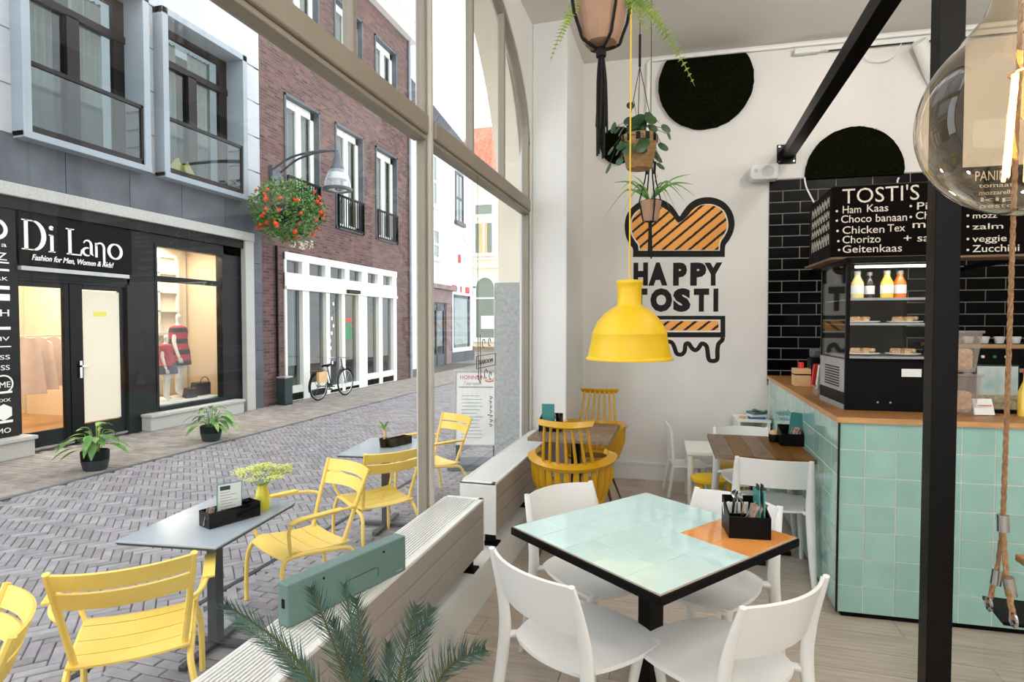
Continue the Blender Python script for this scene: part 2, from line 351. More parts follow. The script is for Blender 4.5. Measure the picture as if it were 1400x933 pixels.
def smesh(name, mb, mat, **k):
    o = mb.build(name, mat, **k); o['kind'] = 'structure'; return o
def copy_tree(o, parent=None):
    c = o.copy(); C.objects.link(c)
    if parent is not None: c.parent = parent
    for ch in list(o.children): copy_tree(ch, c)
    return c
def dup(o, loc, rz, label, group=None):
    c = copy_tree(o); c.location = loc; c.rotation_euler = (0, 0, rz); c['label'] = label
    XF[c.name] = Matrix.Translation(loc) @ Matrix.Rotation(rz, 4, 'Z')
    if group: c['group'] = group
    return c
def kid(name, me, parent, m=None):     # shared mesh child at a local matrix
    o = bpy.data.objects.new(name, me); C.objects.link(o); o.parent = parent
    if m is not None: o.matrix_local = m
    XF[o.name] = XF[parent.name] @ (m or Matrix.Identity(4)); return o
class Fr:                              # a flat frame: u to the right, v up, d out towards the viewer
    def __init__(s, o, r, u=(0, 0, 1)):
        s.o = Vector(o); s.r = Vector(r).normalized(); s.u = Vector(u).normalized(); s.n = s.r.cross(s.u)
    def p(s, u, v, d=0): return s.o+s.r*u+s.u*v+s.n*d
    def mat(s, u=0, v=0, d=0):
        p = s.p(u, v, d); return Matrix(((s.r.x, s.u.x, s.n.x, p.x), (s.r.y, s.u.y, s.n.y, p.y), (s.r.z, s.u.z, s.n.z, p.z), (0, 0, 0, 1)))
    def box(s, mb, u0, u1, v0, v1, d0, d1): return mb.box((u0, v0, d0), (u1, v1, d1), s.mat())
    def ring(s, mb, u0, u1, v0, v1, d0, d1, w, wb=None):
        wb = w if wb is None else wb
        s.box(mb, u0, u1, v1-w, v1, d0, d1); s.box(mb, u0, u1, v0, v0+wb, d0, d1)
        s.box(mb, u0, u0+w, v0+wb, v1-w, d0, d1); s.box(mb, u1-w, u1, v0+wb, v1-w, d0, d1); return mb
    def poly(s, mb, pts, d0, d1): return mb.prism([p for p in pts], lambda u, v, d: s.p(u, v, d0+d), d1-d0)
def ribbon(mb, fr, pts, w, d0, d1, closed=False):
    n = len(pts)
    ws_ = w if isinstance(w, (list, tuple)) else [w]*n
    P = [Vector((p[0], p[1])) for p in pts]; L_ = []; R_ = []
    for i in range(n):
        a = P[(i-1) % n] if (closed or i > 0) else P[i]; b = P[(i+1) % n] if (closed or i < n-1) else P[i]
        t = (b-a); t = t.normalized() if t.length > 0 else Vector((1, 0)); q = Vector((-t.y, t.x))
        L_.append(P[i]+q*ws_[i]/2); R_.append(P[i]-q*ws_[i]/2)
    m = n if closed else n-1; k = len(mb.v)
    for i in range(n):
        for q in (L_[i], R_[i]):
            mb.v.append(fr.p(q.x, q.y, d0)); mb.v.append(fr.p(q.x, q.y, d1))
    for i in range(m):
        a = k+4*i; b = k+4*((i+1) % n)
        mb.f += [(a+1, a+3, b+3, b+1), (a, b, b+2, a+2), (a, a+1, b+1, b), (a+2, b+2, b+3, a+3)]
    if not closed: a = k+4*(n-1); mb.f += [(k, k+2, k+3, k+1), (a, a+1, a+3, a+2)]
    return mb
def text(s, fr, u, v, h, mat, name, parent=None, bold=0, width=None, align='LEFT', d=.001, th=.0015, shear=0, rot=0, sp=1.0):
    cu = bpy.data.curves.new('t', 'FONT'); cu.body = s; cu.size = 1; cu.extrude = .5; cu.offset = bold; cu.align_x = align; cu.shear = shear; cu.space_character = sp
    cu.resolution_u = 3
    ob = bpy.data.objects.new('t', cu); C.objects.link(ob); dg = bpy.context.evaluated_depsgraph_get(); dg.update()
    me = bpy.data.meshes.new_from_object(ob.evaluated_get(dg)); bpy.data.objects.remove(ob); bpy.data.curves.remove(cu)
    xs = [x.co.x for x in me.vertices]; wd = (max(xs)-min(xs)) if xs else 1
    k = h/.72; kx = (width/wd) if width else k
    mt = fr.mat(u, v, d+th/2) @ Matrix.Rotation(rot, 4, 'Z') @ Matrix.Diagonal((kx, k, th, 1))
    if parent is not None: mt = XF[parent.name].inverted() @ mt
    me.transform(mt); me.materials.clear(); me.materials.append(mat); me.name = name
    return link(name, me, parent)
def arc(c, r, a0, a1, n, ry=None):
    ry = r if ry is None else ry
    return [(c[0]+r*math.cos(math.radians(a0+(a1-a0)*i/n)), c[1]+ry*math.sin(math.radians(a0+(a1-a0)*i/n))) for i in range(n+1)]
def spline(pts, n=6):
    P = [Vector(p) for p in pts]; out = []
    for i in range(len(P)-1):
        a = P[max(i-1, 0)]; b = P[i]; c = P[i+1]; d = P[min(i+2, len(P)-1)]
        for k in range(n):
            t = k/n; out.append(.5*((2*b)+(c-a)*t+(2*a-5*b+4*c-d)*t*t+(3*b-a-3*c+d)*t**3))
    out.append(P[-1]); return out
def leafmesh(mb, base, tip, w, droop=.0, fold=.15, n=6, side=None, shape=1.0):
    base = Vector(base); tip = Vector(tip); ax = tip-base; L_ = ax.length
    sd = Vector(side) if side is not None else ax.cross(Vector((0, 0, 1)))
    if sd.length < 1e-4: sd = Vector((1, 0, 0))
    sd.normalize(); up = sd.cross(ax).normalized(); k = len(mb.v)
    for i in range(n+1):
        t = i/n; c = base+ax*t+Vector((0, 0, 1))*(droop*L_*4*t*(1-t))
        hw = w/2*math.sin(PI*min(1, (t**shape)*.97+.015))
        mb.v += [c+sd*hw+up*hw*fold, c, c-sd*hw+up*hw*fold]
    for i in range(n):
        a = k+3*i; mb.f += [(a, a+3, a+4, a+1), (a+1, a+4, a+5, a+2)]
    return mb
# ================================================================ ROOM
def simple(name, boxes, mat, parent=None, **k):
    mb = MB()
    for b in boxes: mb.box(*b)
    return smesh(name, mb, mat, parent=parent) if parent is None else mb.build(name, mat, parent, **k)
CE = 4.29
# floor: laminate planks running across the room
fl = smesh('floor', MB().box((-1.1, -4.2, -.08), (5.2, 6.5, -.012)), M['dgrout'])
pl_me = {}
row = 0; y = -1.0
while y < 6.3:
    x = -1.1 - R.uniform(0, 1.2)
    while x < 4.4:
        a = max(x, -1.08); b = min(x+1.28, 4.5)
        if b-a > .012:
            key = round(b-a, 3)
            if key not in pl_me:
                o = MB().box((0, 0, -.012), (b-a-.0025, .1875, 0)).build('plank', M['plank'], fl); pl_me[key] = o.data
            else: o = kid('plank', pl_me[key], fl)
            o.location = (a, y, 0)
        x += 1.28
    y += .19
simple('ceiling', [((-1.64, -4.2, CE), (5.2, 6.6, CE+.15))], M['ceil'])
# back wall, slightly skewed to the street
BW = Fr(W0, WR)
wb = struct('wall_back', W0, WK)
def wbox(mb, *a): return BW.box(mb, *a)
mb = MB(); wbox(mb, -.25, 6.4, -.1, CE+.02, -.25, 0); mb.build('plastered_wall', M['wall'], wb, world=True)
mb = MB(); wbox(mb, 1.80, 5.2, 1.0, 3.0, 0, .008); mb.build('grout_bed', M['dgrout'], wb, world=True)
tw, thh = .31, .1085; tme = {}
for r_ in range(18):
    s0 = 1.803 - (tw/2 if r_ % 2 else 0) - .03
    z0 = 3.0-.004-(r_+1)*thh
    while s0 < 4.75:
        a = max(s0, 1.803); b = s0+tw-.010
        if b-a > .03:
            key = round(b-a, 3); m = Matrix.Translation((a, -.008, z0))
            if key not in tme:
                o = MB().box((0, -.009, 0), (b-a, 0, thh-.010)).build('tile', M['blacktile'], wb); tme[key] = o.data; o.matrix_local = m
            else: kid('tile', tme[key], wb, m)
        s0 += tw
mb = MB(); wbox(mb, 0, 6, 0, .155, 0, .018); wbox(mb, 0, 6, .155, .178, 0, .028); bo = smesh('baseboard_back', mb, M['reveal'])
# window wall: outer leaf, frame leaf and inner reveal
def archz(Y, a, b, z0, c=2.95):
    t = 1-((Y-c)/a)**2
    return z0+b*math.sqrt(t) if t > 0 else z0
def archwall(mb, X0, X1, a, b, z0, zt, Y0, Y1, zb=-.4, n=40):
    c = 2.95
    mb.box((X0, Y0, zb), (X1, c-a, zt)); mb.box((X0, c+a, zb), (X1, Y1, zt))
    ys = [c-a*math.cos(PI*i/n) for i in range(n+1)]
    for i in range(n):
        ya, yb = ys[i], ys[i+1]; za, zb_ = archz(ya, a, b, z0), archz(yb, a, b, z0)
        vs = [(X0, ya, za), (X1, ya, za), (X1, yb, zb_), (X0, yb, zb_), (X0, ya, zt), (X1, ya, zt), (X1, yb, zt), (X0, yb, zt)]
        mb.add(vs, [(0, 3, 2, 1), (4, 5, 6, 7), (0, 1, 5, 4), (2, 3, 7, 6), (1, 2, 6, 5), (3, 0, 4, 7)])
ww = struct('wall_left')
mb = MB(); archwall(mb, -1.63, -1.40, 2.25, 1.95, 2.6, 8.5, -4, 9.5); mb.build('outer_render', M['cream'], ww)
mb = MB(); archwall(mb, -1.40, -1.30, 2.17, 1.07, 3.2, 4.6, -4, 6.6); mb.box((-1.40, .78, -.4), (-1.30, 5.12, .1)); mb.build('inner_leaf', M['reveal'], ww)
mb = MB(); mb.box((-1.30, -4, -.1), (-.98, .5, 4.4)); mb.box((-1.30, 5.18, -.1), (-.98, 6.6, 4.4)); mb.build('pier', M['reveal'], ww, bevel=.012)
mb = MB(); mb.box((-1.66, 5.165, -.27), (-1.40, 5.5, 1.98)); mb.box((-1.66, .3, -.27), (-1.40, .735, 1.98)); mb.build('stone_cladding', M['stonewall'], ww, bevel=.01)
simple('wall_right', [((5.0, -4.2, -.1), (5.2, 6.6, CE))], M['wall'])
simple('wall_front', [((-1.3, -4.2, -.1), (-.2, -4, CE)), ((3.6, -4.2, -.1), (5.2, -4, CE)), ((-.2, -4.2, -.1), (3.6, -4, .4)), ((-.2, -4.2, 3.4), (3.6, -4, CE))], M['wall'])  # unseen wall behind the camera, its opening added to let in fill skylight
# plinth below the window
simple('trim_1', [((-1.30, -1.5, -.02), (-1.065, 5.18, .227))], M['reveal'])
# window_1
wn_ = struct('window_1')
mb = MB(); Y0, Y1 = .82, 5.08; XA, XB = -1.372, -1.308
mb.box((XA, Y0-.05, .1), (XB, Y0, 3.25)); mb.box((XA, Y1, .1), (XB, Y1+.05, 3.25)); mb.box((XA, Y0, .1), (XB, Y1, .26))
mb.build('jamb_frame', M['frame'], wn_, bevel=.006)
mb = MB(); n = 44
for i in range(n):
    q0, q1 = PI*i/n, PI*(i+1)/n; vs = []
    for X in (XA, XB):
        for q in (q0, q1):
            for (a, b) in ((2.13, 1.03), (2.18, 1.08)):
                vs.append((X, 2.95-a*math.cos(q), 3.2+b*math.sin(q)))
    mb.add(vs, [(0, 2, 3, 1), (4, 5, 7, 6), (0, 4, 6, 2), (1, 3, 7, 5)])
mb.build('arch_frame', M['frame'], wn_, smooth=True)
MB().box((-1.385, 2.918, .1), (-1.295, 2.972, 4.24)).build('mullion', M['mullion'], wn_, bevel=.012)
MB().box((-1.36, 2.885, .26), (-1.31, 2.918, 4.2)).build('mullion_bead', M['frame'], wn_, bevel=.005)
for a, b in ((Y0, 2.885), (2.972, Y1)):
    MB().box((-1.385, a, 2.60), (-1.285, b, 2.705)).build('transom', M['frame'], wn_, bevel=.01)
    MB().box((-1.375, a, 2.575), (-1.30, b, 2.60)).build('transom_bead', M['frame'], wn_, bevel=.004)
for Y in (1.5, 2.2, 3.655, 4.365):
    MB().box((-1.365, Y-.015, 2.70), (-1.312, Y+.015, archz(Y, 2.13, 1.03, 3.2)+.01)).build('glazing_bar', M['frame'], wn_, bevel=.005)
for a, b in ((Y0, 2.885), (2.972, Y1)):
    MB().box((-1.337, a, .26), (-1.332, b, 2.58)).build('pane', M['glass'], wn_)
ed = [Y0, 1.5, 2.2, 2.9, 2.985, 3.655, 4.365, Y1]
for i in range(7):
    if i == 3: continue
    a, b = ed[i]+.02, ed[i+1]-.02; pts = [(a, 2.7)]+[(b, 2.7)]+[(b-(b-a)*k/8, archz(b-(b-a)*k/8, 2.13, 1.03, 3.2)) for k in range(9)]
    MB().prism(pts, lambda u, v, d: (-1.337+d, u, v), .005).build('pane', M['glass'], wn_)
# ================================================================ STREET
GZ = -.27
smesh('ground', MB().box((-16, -6, GZ-.2), (-1.4, 80, GZ-.012)), M['joint'])
def herring(X0, X1, Ya, Yb, W, n):
    out = []; c45 = math.sqrt(.5)
    def w2(x, y): return ((x-y)*c45*W, (x+y)*c45*W)     # rotate +45
    span = int((Yb-Ya+X1-X0)/W)+10
    for m in range(-span//(2*n)-2, span//(2*n)+3):
        for k in range(-span, span):
            for (x, y, dx, dy) in ((k+2*n*m, -k, n, 1), (n+k+2*n*m, -k, 1, n)):
                # brick frame -> rotate +45 about origin, stacking along X
                cx, cy = x+dx/2, y+dy/2
                px, py = (cx-cy)*c45*W, (cx+cy)*c45*W
                if X0 < px+X0 < X1 and 0 <= py < Yb-Ya: out.append((px+X0, py+Ya, 45 if dx > dy else 135))
    return out
HB = herring(-6.93, -2.96, -.5, 26, .07, 3)
st = struct('floor_street')
def dist(b): return (b[0]**2+b[1]**2)
def infr(b):
    v = Vector((b[0], b[1], GZ))-EYE; z = v.dot(FW)
    return z > 0 and abs(v.dot(RT)/z) < .88 and abs(v.dot(UP)/z) < .6
inn = sorted([b for b in HB if infr(b) and dist(b) > 12], key=dist)
near = set(inn[:300]); me_b = None
def bevbrick(mb, cx, cy, L, W, ang, z, h, tone=None, e=.005):
    ca, sa = math.cos(ang), math.sin(ang)
    def q(x, y, zz): return (cx+x*ca-y*sa, cy+x*sa+y*ca, zz)
    l, w_ = L/2, W/2
    vs = [q(-l, -w_, z-h), q(l, -w_, z-h), q(l, w_, z-h), q(-l, w_, z-h), q(-l, -w_, z-e), q(l, -w_, z-e), q(l, w_, z-e), q(-l, w_, z-e),
          q(-l+e, -w_+e, z), q(l-e, -w_+e, z), q(l-e, w_-e, z), q(-l+e, w_-e, z)]
    fs = [(8, 9, 10, 11)]+[(4+i, 4+(i+1) % 4, 8+(i+1) % 4, 8+i) for i in range(4)]+[(i, (i+1) % 4, 4+(i+1) % 4, 4+i) for i in range(4)]
    mb.add(vs, fs, tone)
far = MB()
for b in HB:
    if b in near:
        m = Matrix.Translation((b[0], b[1], GZ+R.uniform(-.003, .002))) @ Matrix.Rotation(math.radians(b[2]+R.uniform(-1, 1)), 4, 'Z')
        if me_b is None:
            q = MB(); bevbrick(q, 0, 0, .203, .0635, 0, 0, .03); o = q.build('brick', M['paver'], st); o.matrix_local = m; me_b = o.data
        else: kid('brick', me_b, st, m)
    elif infr(b) or dist(b) < 60:
        bevbrick(far, b[0], b[1], .203, .0635, math.radians(b[2]), GZ+R.uniform(-.003, .002), .02, R.random())
o = far.build('brick_paving', M['paver2'], st); o['kind'] = 'stuff'
# terrace slabs on the cafe side of the gutter
tb = MB(); yy = -.3; r_ = 0
while yy < 11:
    x = -2.96-(.105 if r_ % 2 else 0)
    while x < -1.62:
        bevbrick(tb, x+.1, yy, .203, .0635, R.uniform(-.01, .01), GZ+R.uniform(-.003, .002), .02, R.random()*.6+.2); x += .21
    yy += .0705; r_ += 1
o = tb.build('terrace_paving', M['paver2'], st); o['kind'] = 'stuff'
MB().box((-3.09, -2, GZ-.05), (-3.05, 20, GZ+.006)).build('gutter', M['dgrey'], st)
MB().box((-6.97, 0, GZ-.05), (-6.89, 30, GZ+.004)).build('kerb', M['slate'], st)
MB().box((-16, 26, GZ-.05), (-1.7, 60, GZ-.001)).build('far_paving', M['walkp'], st)
sw = MB(); yy = 3.0; r_ = 0
while yy < 32:
    x = -8.98-(.1 if r_ % 2 else 0)
    while x < -6.98:
        if x > -9.05: bevbrick(sw, x+.1, yy, .196, .095, 0, GZ+R.uniform(-.002, .003), .02, R.random())
        x += .205
    yy += .103; r_ += 1
o = sw.build('sidewalk_paving', M['walkp'], st); o['kind'] = 'stuff'
# ================================================================ FASHION SHOP FACADE (X = -9)
FX = Fr((-9, 0, 0), (0, 1, 0))          # u = Y, v = Z, d towards the street
def Yx(px, py=443): return WX(px, py)[1]
def YZ(px, py, X=-9.0): p = WX(px, py, X); return p.y, p.z
b1 = thing('shop_building', 'white rendered shop building with slate band, black shopfront and two upper windows', 'building', (-9, 8, GZ))
def fpart(name, mat, parent, *boxes, **k):
    mb = MB()
    for b in boxes: FX.box(mb, *b)
    return mb.build(name, mat, parent, world=True, **k)
fpart('wall', M['plaster'], b1, (3.5, 11.04, 7.3, 12, -.3, 0), (3.5, 11.04, 3.4, 4.25, -.3, -.02), (3.5, 6.02, 4.2, 7.3, -.3, -.02), (8.05, 8.33, 4.2, 7.3, -.3, -.02), (10.42, 11.04, 4.2, 7.3, -.3, -.02), (3.5, 11.04, 12, 12.02, -8, 0), (10.9, 11.04, -.3, 12, -8, -.02))
z = 4.25; lv = [4.25, 4.935, 5.70, 6.45, 7.2]
for k in range(4):
    for (a, b) in ((3.5, 6.02), (8.05, 8.33), (10.42, 11.04)):
        fpart('render_panel', M['plaster'], b1, (a, b, lv[k]+.012, lv[k+1]-.012, -.02, 0))
for a, b in ((3.5, 6.02), (6.02, 8.19), (8.19, 11.04)): fpart('render_panel', M['plaster'], b1, (a, b, 7.215, 8.4, 0, .004))
u = 3.5
for k in range(7):
    fpart('slate_slab', M['slate'], b1, (u+.004, u+1.07, 3.56, 4.25, -.02, .02)); u += 1.077
fpart('stone_band', M['stone'], b1, (3.5, 10.68, 3.37, 3.55, -.02, .14), bevel=.01)
fpart('stone_pilaster', M['stone'], b1, (10.42, 10.68, GZ, 3.37, -.1, .12), bevel=.01)
for k in range(6): fpart('slate_slab', M['slate'], b1, (10.69, 11.03, GZ+k*.64, GZ+k*.64+.632, -.05, .03))
def vent():
    mb = MB(); y_, z_ = YZ(198, 40); mb.cyl(FX.p(y_, z_, 0), FX.p(y_, z_, .02), .09, n=20); return mb.build('round_vent', M['shopwall'], b1, world=True)
vent()
def shopwin(a, b, idx):
    w_ = fpart('window_surround', M['steelblue'], b1, (a, a+.12, 4.22, 7.2, -.25, .22), (b-.12, b, 4.22, 7.2, -.25, .22), (a, b, 7.08, 7.2, -.25, .22), (a, b, 4.2, 4.3, -.25, .24), bevel=.006)
    ia, ib = a+.12, b-.12; mid = (ia+ib)/2
    fpart('window_frame', M['dbrown'], w_, (ia, ia+.09, 4.3, 7.08, -.28, -.2), (ib-.2, ib, 4.3, 7.08, -.28, -.2), (ia, ib, 6.95, 7.08, -.28, -.2), (ia, ib, 4.3, 4.4, -.28, -.2), (ia, ib, 6.38, 6.5, -.27, -.17), (mid-.1, mid+.1, 4.4, 6.4, -.27, -.17))
    fpart('pane', M['glassd'], w_, (ia+.09, mid-.1, 4.4, 6.38, -.25, -.244)); fpart('pane', M['glassd'], w_, (mid+.1, ib-.2, 4.4, 6.38, -.25, -.244)); fpart('pane', M['glassd'], w_, (ia+.09, ib-.2, 6.5, 6.95, -.25, -.244))
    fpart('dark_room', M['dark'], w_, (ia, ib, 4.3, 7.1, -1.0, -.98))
    for (c0, c1) in ((ia+.1, ia+.75), (mid+.12, ib-.25)):
        mb = MB(); mb.surf(lambda p, q: FX.p(c0+(c1-c0)*p, 4.35+2.6*q, -.42+.035*math.sin(p*34)), 40, 1, .004); mb.build('curtain', M['curtain'], w_, world=True, smooth=True)
    fpart('balustrade_rail', M['dbrown'], w_, (ia, ib+.02, 5.25, 5.31, .14, .19), (ib-.04, ib+.02, 4.32, 5.31, .14, .19), (ia, ib+.02, 4.32, 4.4, .14, .19))
    fpart('balustrade_glass', M['glassd'], w_, (ia, ib-.04, 4.4, 5.25, .16, .168))
    fpart('side_bar', M['dbrown'], w_, *[(ib-.03, ib+.0, 4.6+k*.3, 4.625+k*.3, -.15, .16) for k in range(3)])
shopwin(6.01, 8.06, 0); shopwin(8.33, 10.42, 1)
# black shopfront
sa_, sb_ = 3.5, 10.42
Yd0, Yd1 = Yx(24), Yx(118); 
y_dl, y_dr = YZ(32, 480)[0], YZ(92, 480)[0]; y_pl, y_pr = YZ(118, 480)[0], YZ(168, 480)[0]; y_wl, y_wr = YZ(216, 450)[0], YZ(304, 450)[0]
z_d0, z_d1 = YZ(92, 585)[1], YZ(33, 391)[1]
z_w0, z_w1 = YZ(220, 557)[1], YZ(214, 337)[1]; z_t = YZ(216, 381)[1]
fpart('shopfront_panel', M['shopblack'], b1, (sa_, Yx(22), GZ+.1, 3.37, -.15, .02), (Yx(22), y_dl-.12, GZ, 3.37, -.15, 0), (y_dl-.12, y_pr+.15, z_d1+.12, 3.37, -.15, 0), (y_pr+.1, y_wl-.04, GZ, 3.37, -.15, 0), (y_wl-.04, sb_, z_w1+.04, 3.37, -.15, 0), (y_wl-.04, sb_, GZ, z_w0-.05, -.15, 0), (y_wr+.06, sb_, GZ, 3.37, -.15, 0))
fpart('cornice_board', M['shopblack'], b1, (sa_, sb_, 3.2, 3.37, 0, .07))
for nm, a, b in (('shop_door', y_dl, y_dr), ('shop_door', y_pl, y_pr)):
    d_ = fpart(nm, M['shopblack'], b1, (a-.1, a, z_d0-.22, z_d1+.1, -.12, -.06), (b, b+.1, z_d0-.22, z_d1+.1, -.12, -.06), (a, b, z_d1, z_d1+.1, -.12, -.06), (a, b, z_d0-.22, z_d0, -.12, -.06), bevel=.005)
    fpart('pane', M['glass'], d_, (a, b, z_d0, z_d1, -.10, -.094))
    fpart('sill_bar', M['chrome'], d_, (a-.1, b+.1, z_d0-.26, z_d0-.225, -.12, -.02))
    if a == y_pl:
        fpart('white_panel', M['cream'], d_, (a+.0, b-.0, z_d0+.02, z_d1-.02, -.085, -.065))
        fpart('yellow_sticker', M['vase'], d_, (a+.18, a+.4, 1.72, 1.8, -.065, -.063))
        fpart('handle', M['chrome'], d_, (a-.09, a-.05, .75, 1.02, -.06, -.02), (a-.09, a+.04, .92, .95, -.05, -.02))
fpart('door_mullion', M['shopblack'], b1, (y_dr+.09, y_pl-.09, GZ, z_d1+.13, -.13, -.05), (y_dl-.12, y_pr+.15, z_d1+.08, z_d1+.14, -.15, -.02), (y_dl-.13, y_dl-.09, GZ, z_d1+.13, -.13, -.05))
wf = fpart('display_window', M['shopblack'], b1, (y_wl-.05, y_wl, z_w0-.06, z_w1+.05, -.14, .01), (y_wr, y_wr+.08, z_w0-.06, z_w1+.05, -.14, .01), (y_wl, y_wr, z_w1, z_w1+.05, -.14, .01), (y_wl, y_wr, z_w0-.06, z_w0, -.14, .03), (y_wl, y_wr, z_t-.05, z_t+.05, -.12, .0))
fpart('pane', M['glass'], wf, (y_wl, y_wr, z_w0, z_t-.05, -.08, -.074)); fpart('pane', M['glass'], wf, (y_wl, y_wr, z_t+.05, z_w1, -.08, -.074))
y_l0, y_l1 = YZ(194, 575)[0], YZ(323, 555)[0]
fpart('window_ledge', M['stone'], b1, (y_l0, y_l1, GZ, GZ+.24, -.1, .2), bevel=.012); fpart('ledge_coping', M['stone'], b1, (y_l0-.02, y_l1, GZ+.24, GZ+.29, -.1, .24), bevel=.006)
fpart('window_ledge', M['stone'], b1, (3.5, Yx(30), GZ, GZ+.24, -.1, .2), bevel=.012); fpart('ledge_coping', M['stone'], b1, (3.5, Yx(30)+.02, GZ+.24, GZ+.29, -.1, .24), bevel=.006)
fpart('downlight', M['silver'], b1, (Yx(24), Yx(172), 2.36, 2.42, 0, .1))
# room inside the shop
fpart('shop_room_wall', M['shopwall'], b1, (4.5, 10.5, -.1, 3.35, -3.1, -3.0), (4.4, 4.5, -.1, 3.35, -3.0, -.2), (10.5, 10.6, -.1, 3.35, -3.0, -.2), (4.5, 10.5, 3.25, 3.35, -3.0, -.2))
fpart('shop_room_floor', M['shopfloor'], b1, (4.5, 10.5, -.2, -.1, -3.0, -.2)); fpart('display_plinth', M['white'], b1, (y_wl-.1, y_wr+.15, -.1, .12, -1.1, -.2))
fpart('room_divider', M['shopwall'], b1, (y_wl-.25, y_wl-.15, -.1, 3.25, -2.9, -.3)); fpart('room_divider', M['cream'], b1, (y_wl-.1, y_wr+.6, .1, 3.25, -1.6, -1.5))
fpart('lit_post', M['tube'], b1, (Yx(232), Yx(235), .8, 2.9, -1.48, -1.44))
# sash window seen at the back of the display
bs = fpart('inner_sash_window', M['white'], b1, *([(Yx(262)+.1, Yx(298)+.45, 1.35, 1.42, -1.49, -1.38), (Yx(262)+.1, Yx(298)+.4, 3.0, 3.06, -1.49, -1.42)]+[(q, q+.05, 1.42, 3.0, -1.49, -1.42) for q in (Yx(262)+.1, Yx(262)+.58, Yx(298)+.4)]+[(Yx(262)+.1, Yx(298)+.4, q, q+.035, -1.49, -1.42) for q in (1.85, 2.25, 2.65)]))
# sign and lettering
sy0, sy1 = YZ(24, 345)[0], YZ(178, 345)[0]; sz0, sz1 = YZ(60, 367)[1]-.0, YZ(24, 306)[1]
sg = fpart('sign_board', M['black'], b1, (sy0, sy1, 2.44, 3.18, 0, .035), bevel=.004)
LT = Fr((-8.963, YZ(28, 345)[0], 2.66), (0, 1, 0))
k_ = (YZ(165, 345)[0]-YZ(28, 345)[0])/9.6       # letters laid out 9.6 units wide, 2.6 high
def seriftext():
    mb = MB(); q = lambda L_: [(x*k_, y_*k_*1.05) for x, y_ in L_]
    def rb(p, w_): ribbon(mb, LT, q(p), [x*k_ for x in w_] if isinstance(w_, list) else w_*k_, 0, .012)
    rb([(.3, .0), (.3, 2.5)], .3); rb([(-.05, 0.03), (1.0, .03)], .1); rb([(-.05, 2.47), (1.0, 2.47)], .1)       # D
    c = arc((.85, 1.25), .95, 90, -90, 14, 1.22); rb(c, [.1+.3*math.sin(PI*i/14) for i in range(15)])
    rb([(2.5, 0), (2.5, 1.5)], .27); rb([(2.2, .03), (2.8, .03)], .1); rb([(2.25, 1.47), (2.6, 1.47)], .1); mb2 = arc((2.47, 2.1), .1, 0, 330, 10); rb(mb2, .2)
    rb([(4.15, 0), (4.15, 2.3)], .28); rb([(3.8, 2.27), (4.55, 2.27)], .1); rb([(3.85, .03), (5.25, .03)], .12); rb([(5.2, .05), (5.3, .55)], .12)
    rb(arc((5.85, 1.05), .38, 160, 0, 8, .42)+[(6.23, .25), (6.45, .12)], [.08]+[.1+.02*i for i in range(8)]+[.26, .06]); rb(arc((5.83, .42), .42, 70, 300, 10, .36), [.1+.12*math.sin(PI*i/10) for i in range(11)])
    rb([(6.75, 0), (6.75, 1.35)], .22); rb(arc((7.15, .95), .4, 170, 0, 8, .42)+[(7.55, .1), (7.55, -.5)]+arc((7.75, -.5), .2, 180, 300, 4), [.08, .1, .13, .15, .16, .18, .2, .22, .22, .22, .2]+[.16, .12, .08, .06, .05])
    rb(arc((8.75, .75), .68, 0, 360, 24, .7)[:-1]+[(8.75+.68, .75)], [.13+.17*abs(math.cos(2*PI*i/24)) for i in range(25)])
    return mb.build('lettering', M['lettering'], sg, world=True)
seriftext()
text('Fashion for Men, Women & Kids!', Fr((-8.963, 0, 0), (0, 1, 0)), YZ(40, 355)[0], 2.52, .085, M['lettering'], 'lettering', sg, width=YZ(152, 360)[0]-YZ(40, 350)[0], shear=.35, bold=.01, th=.01)
# narrow brand panel at the left, only the ends of the words are in view
brd = fpart('brand_panel', M['shopblack'], b1, (4.6, Yx(21.5), GZ+.35, 3.18, .02, .04))
yr = Yx(8)
for s_, py, h_, w_ in (('a', 336, .1, .1), ('Z', 352, .17, .2), ('RK', 382, .08, .22), ('H', 428, .15, .17), ('HIV', 463, .09, .34), ('ESS', 488, .1, .3), ('OSS', 502, .11, .34), ('PME', 525, .13, .3), ('MEXX', 546, .07, .35), ('AMO', 587, .11, .4)):
    y_, z_ = YZ(14, py); text(s_, Fr((-8.958, 0, 0), (0, 1, 0)), yr-w_*.65, z_-h_*.32, h_*.64, M['lettering'], 'lettering', brd, bold=.0, width=w_*.65, th=.005)
mb = MB()
for py, hh in ((360, .02), (370, .03), (394, .05), (407, .09), (449, .04), (474, .015), (536, .03), (576, .035)):
    z_ = YZ(9, py)[1]; FX.box(mb, yr-.6, yr+.03, z_-hh/2, z_+hh/2, .04, .045)
mb.build('divider_lines', M['lettering'], brd, world=True)
mb = MB(); c = YZ(8, 525); ribbon(mb, Fr((-8.96, 0, 0), (0, 1, 0)), [(yr-.08+.12*math.cos(2*PI*i/20), c[1]+.12*math.sin(2*PI*i/20)) for i in range(20)], .02, 0, .004, True)
c = YZ(6, 315); ribbon(mb, Fr((-8.96, 0, 0), (0, 1, 0)), [(yr-.12+.12*math.cos(2*PI*i/20), c[1]+.12*math.sin(2*PI*i/20)) for i in range(20)], .05, 0, .004, True)
c = YZ(10, 563); FX.poly(mb, [(yr-.08+.1*math.cos(2*PI*i/12)*(1+.15*(i % 2)), c[1]+.1*math.sin(2*PI*i/12)*(1+.15*(i % 2))) for i in range(12)], .04, .045)
mb.build('emblem', M['lettering'], brd, world=True)
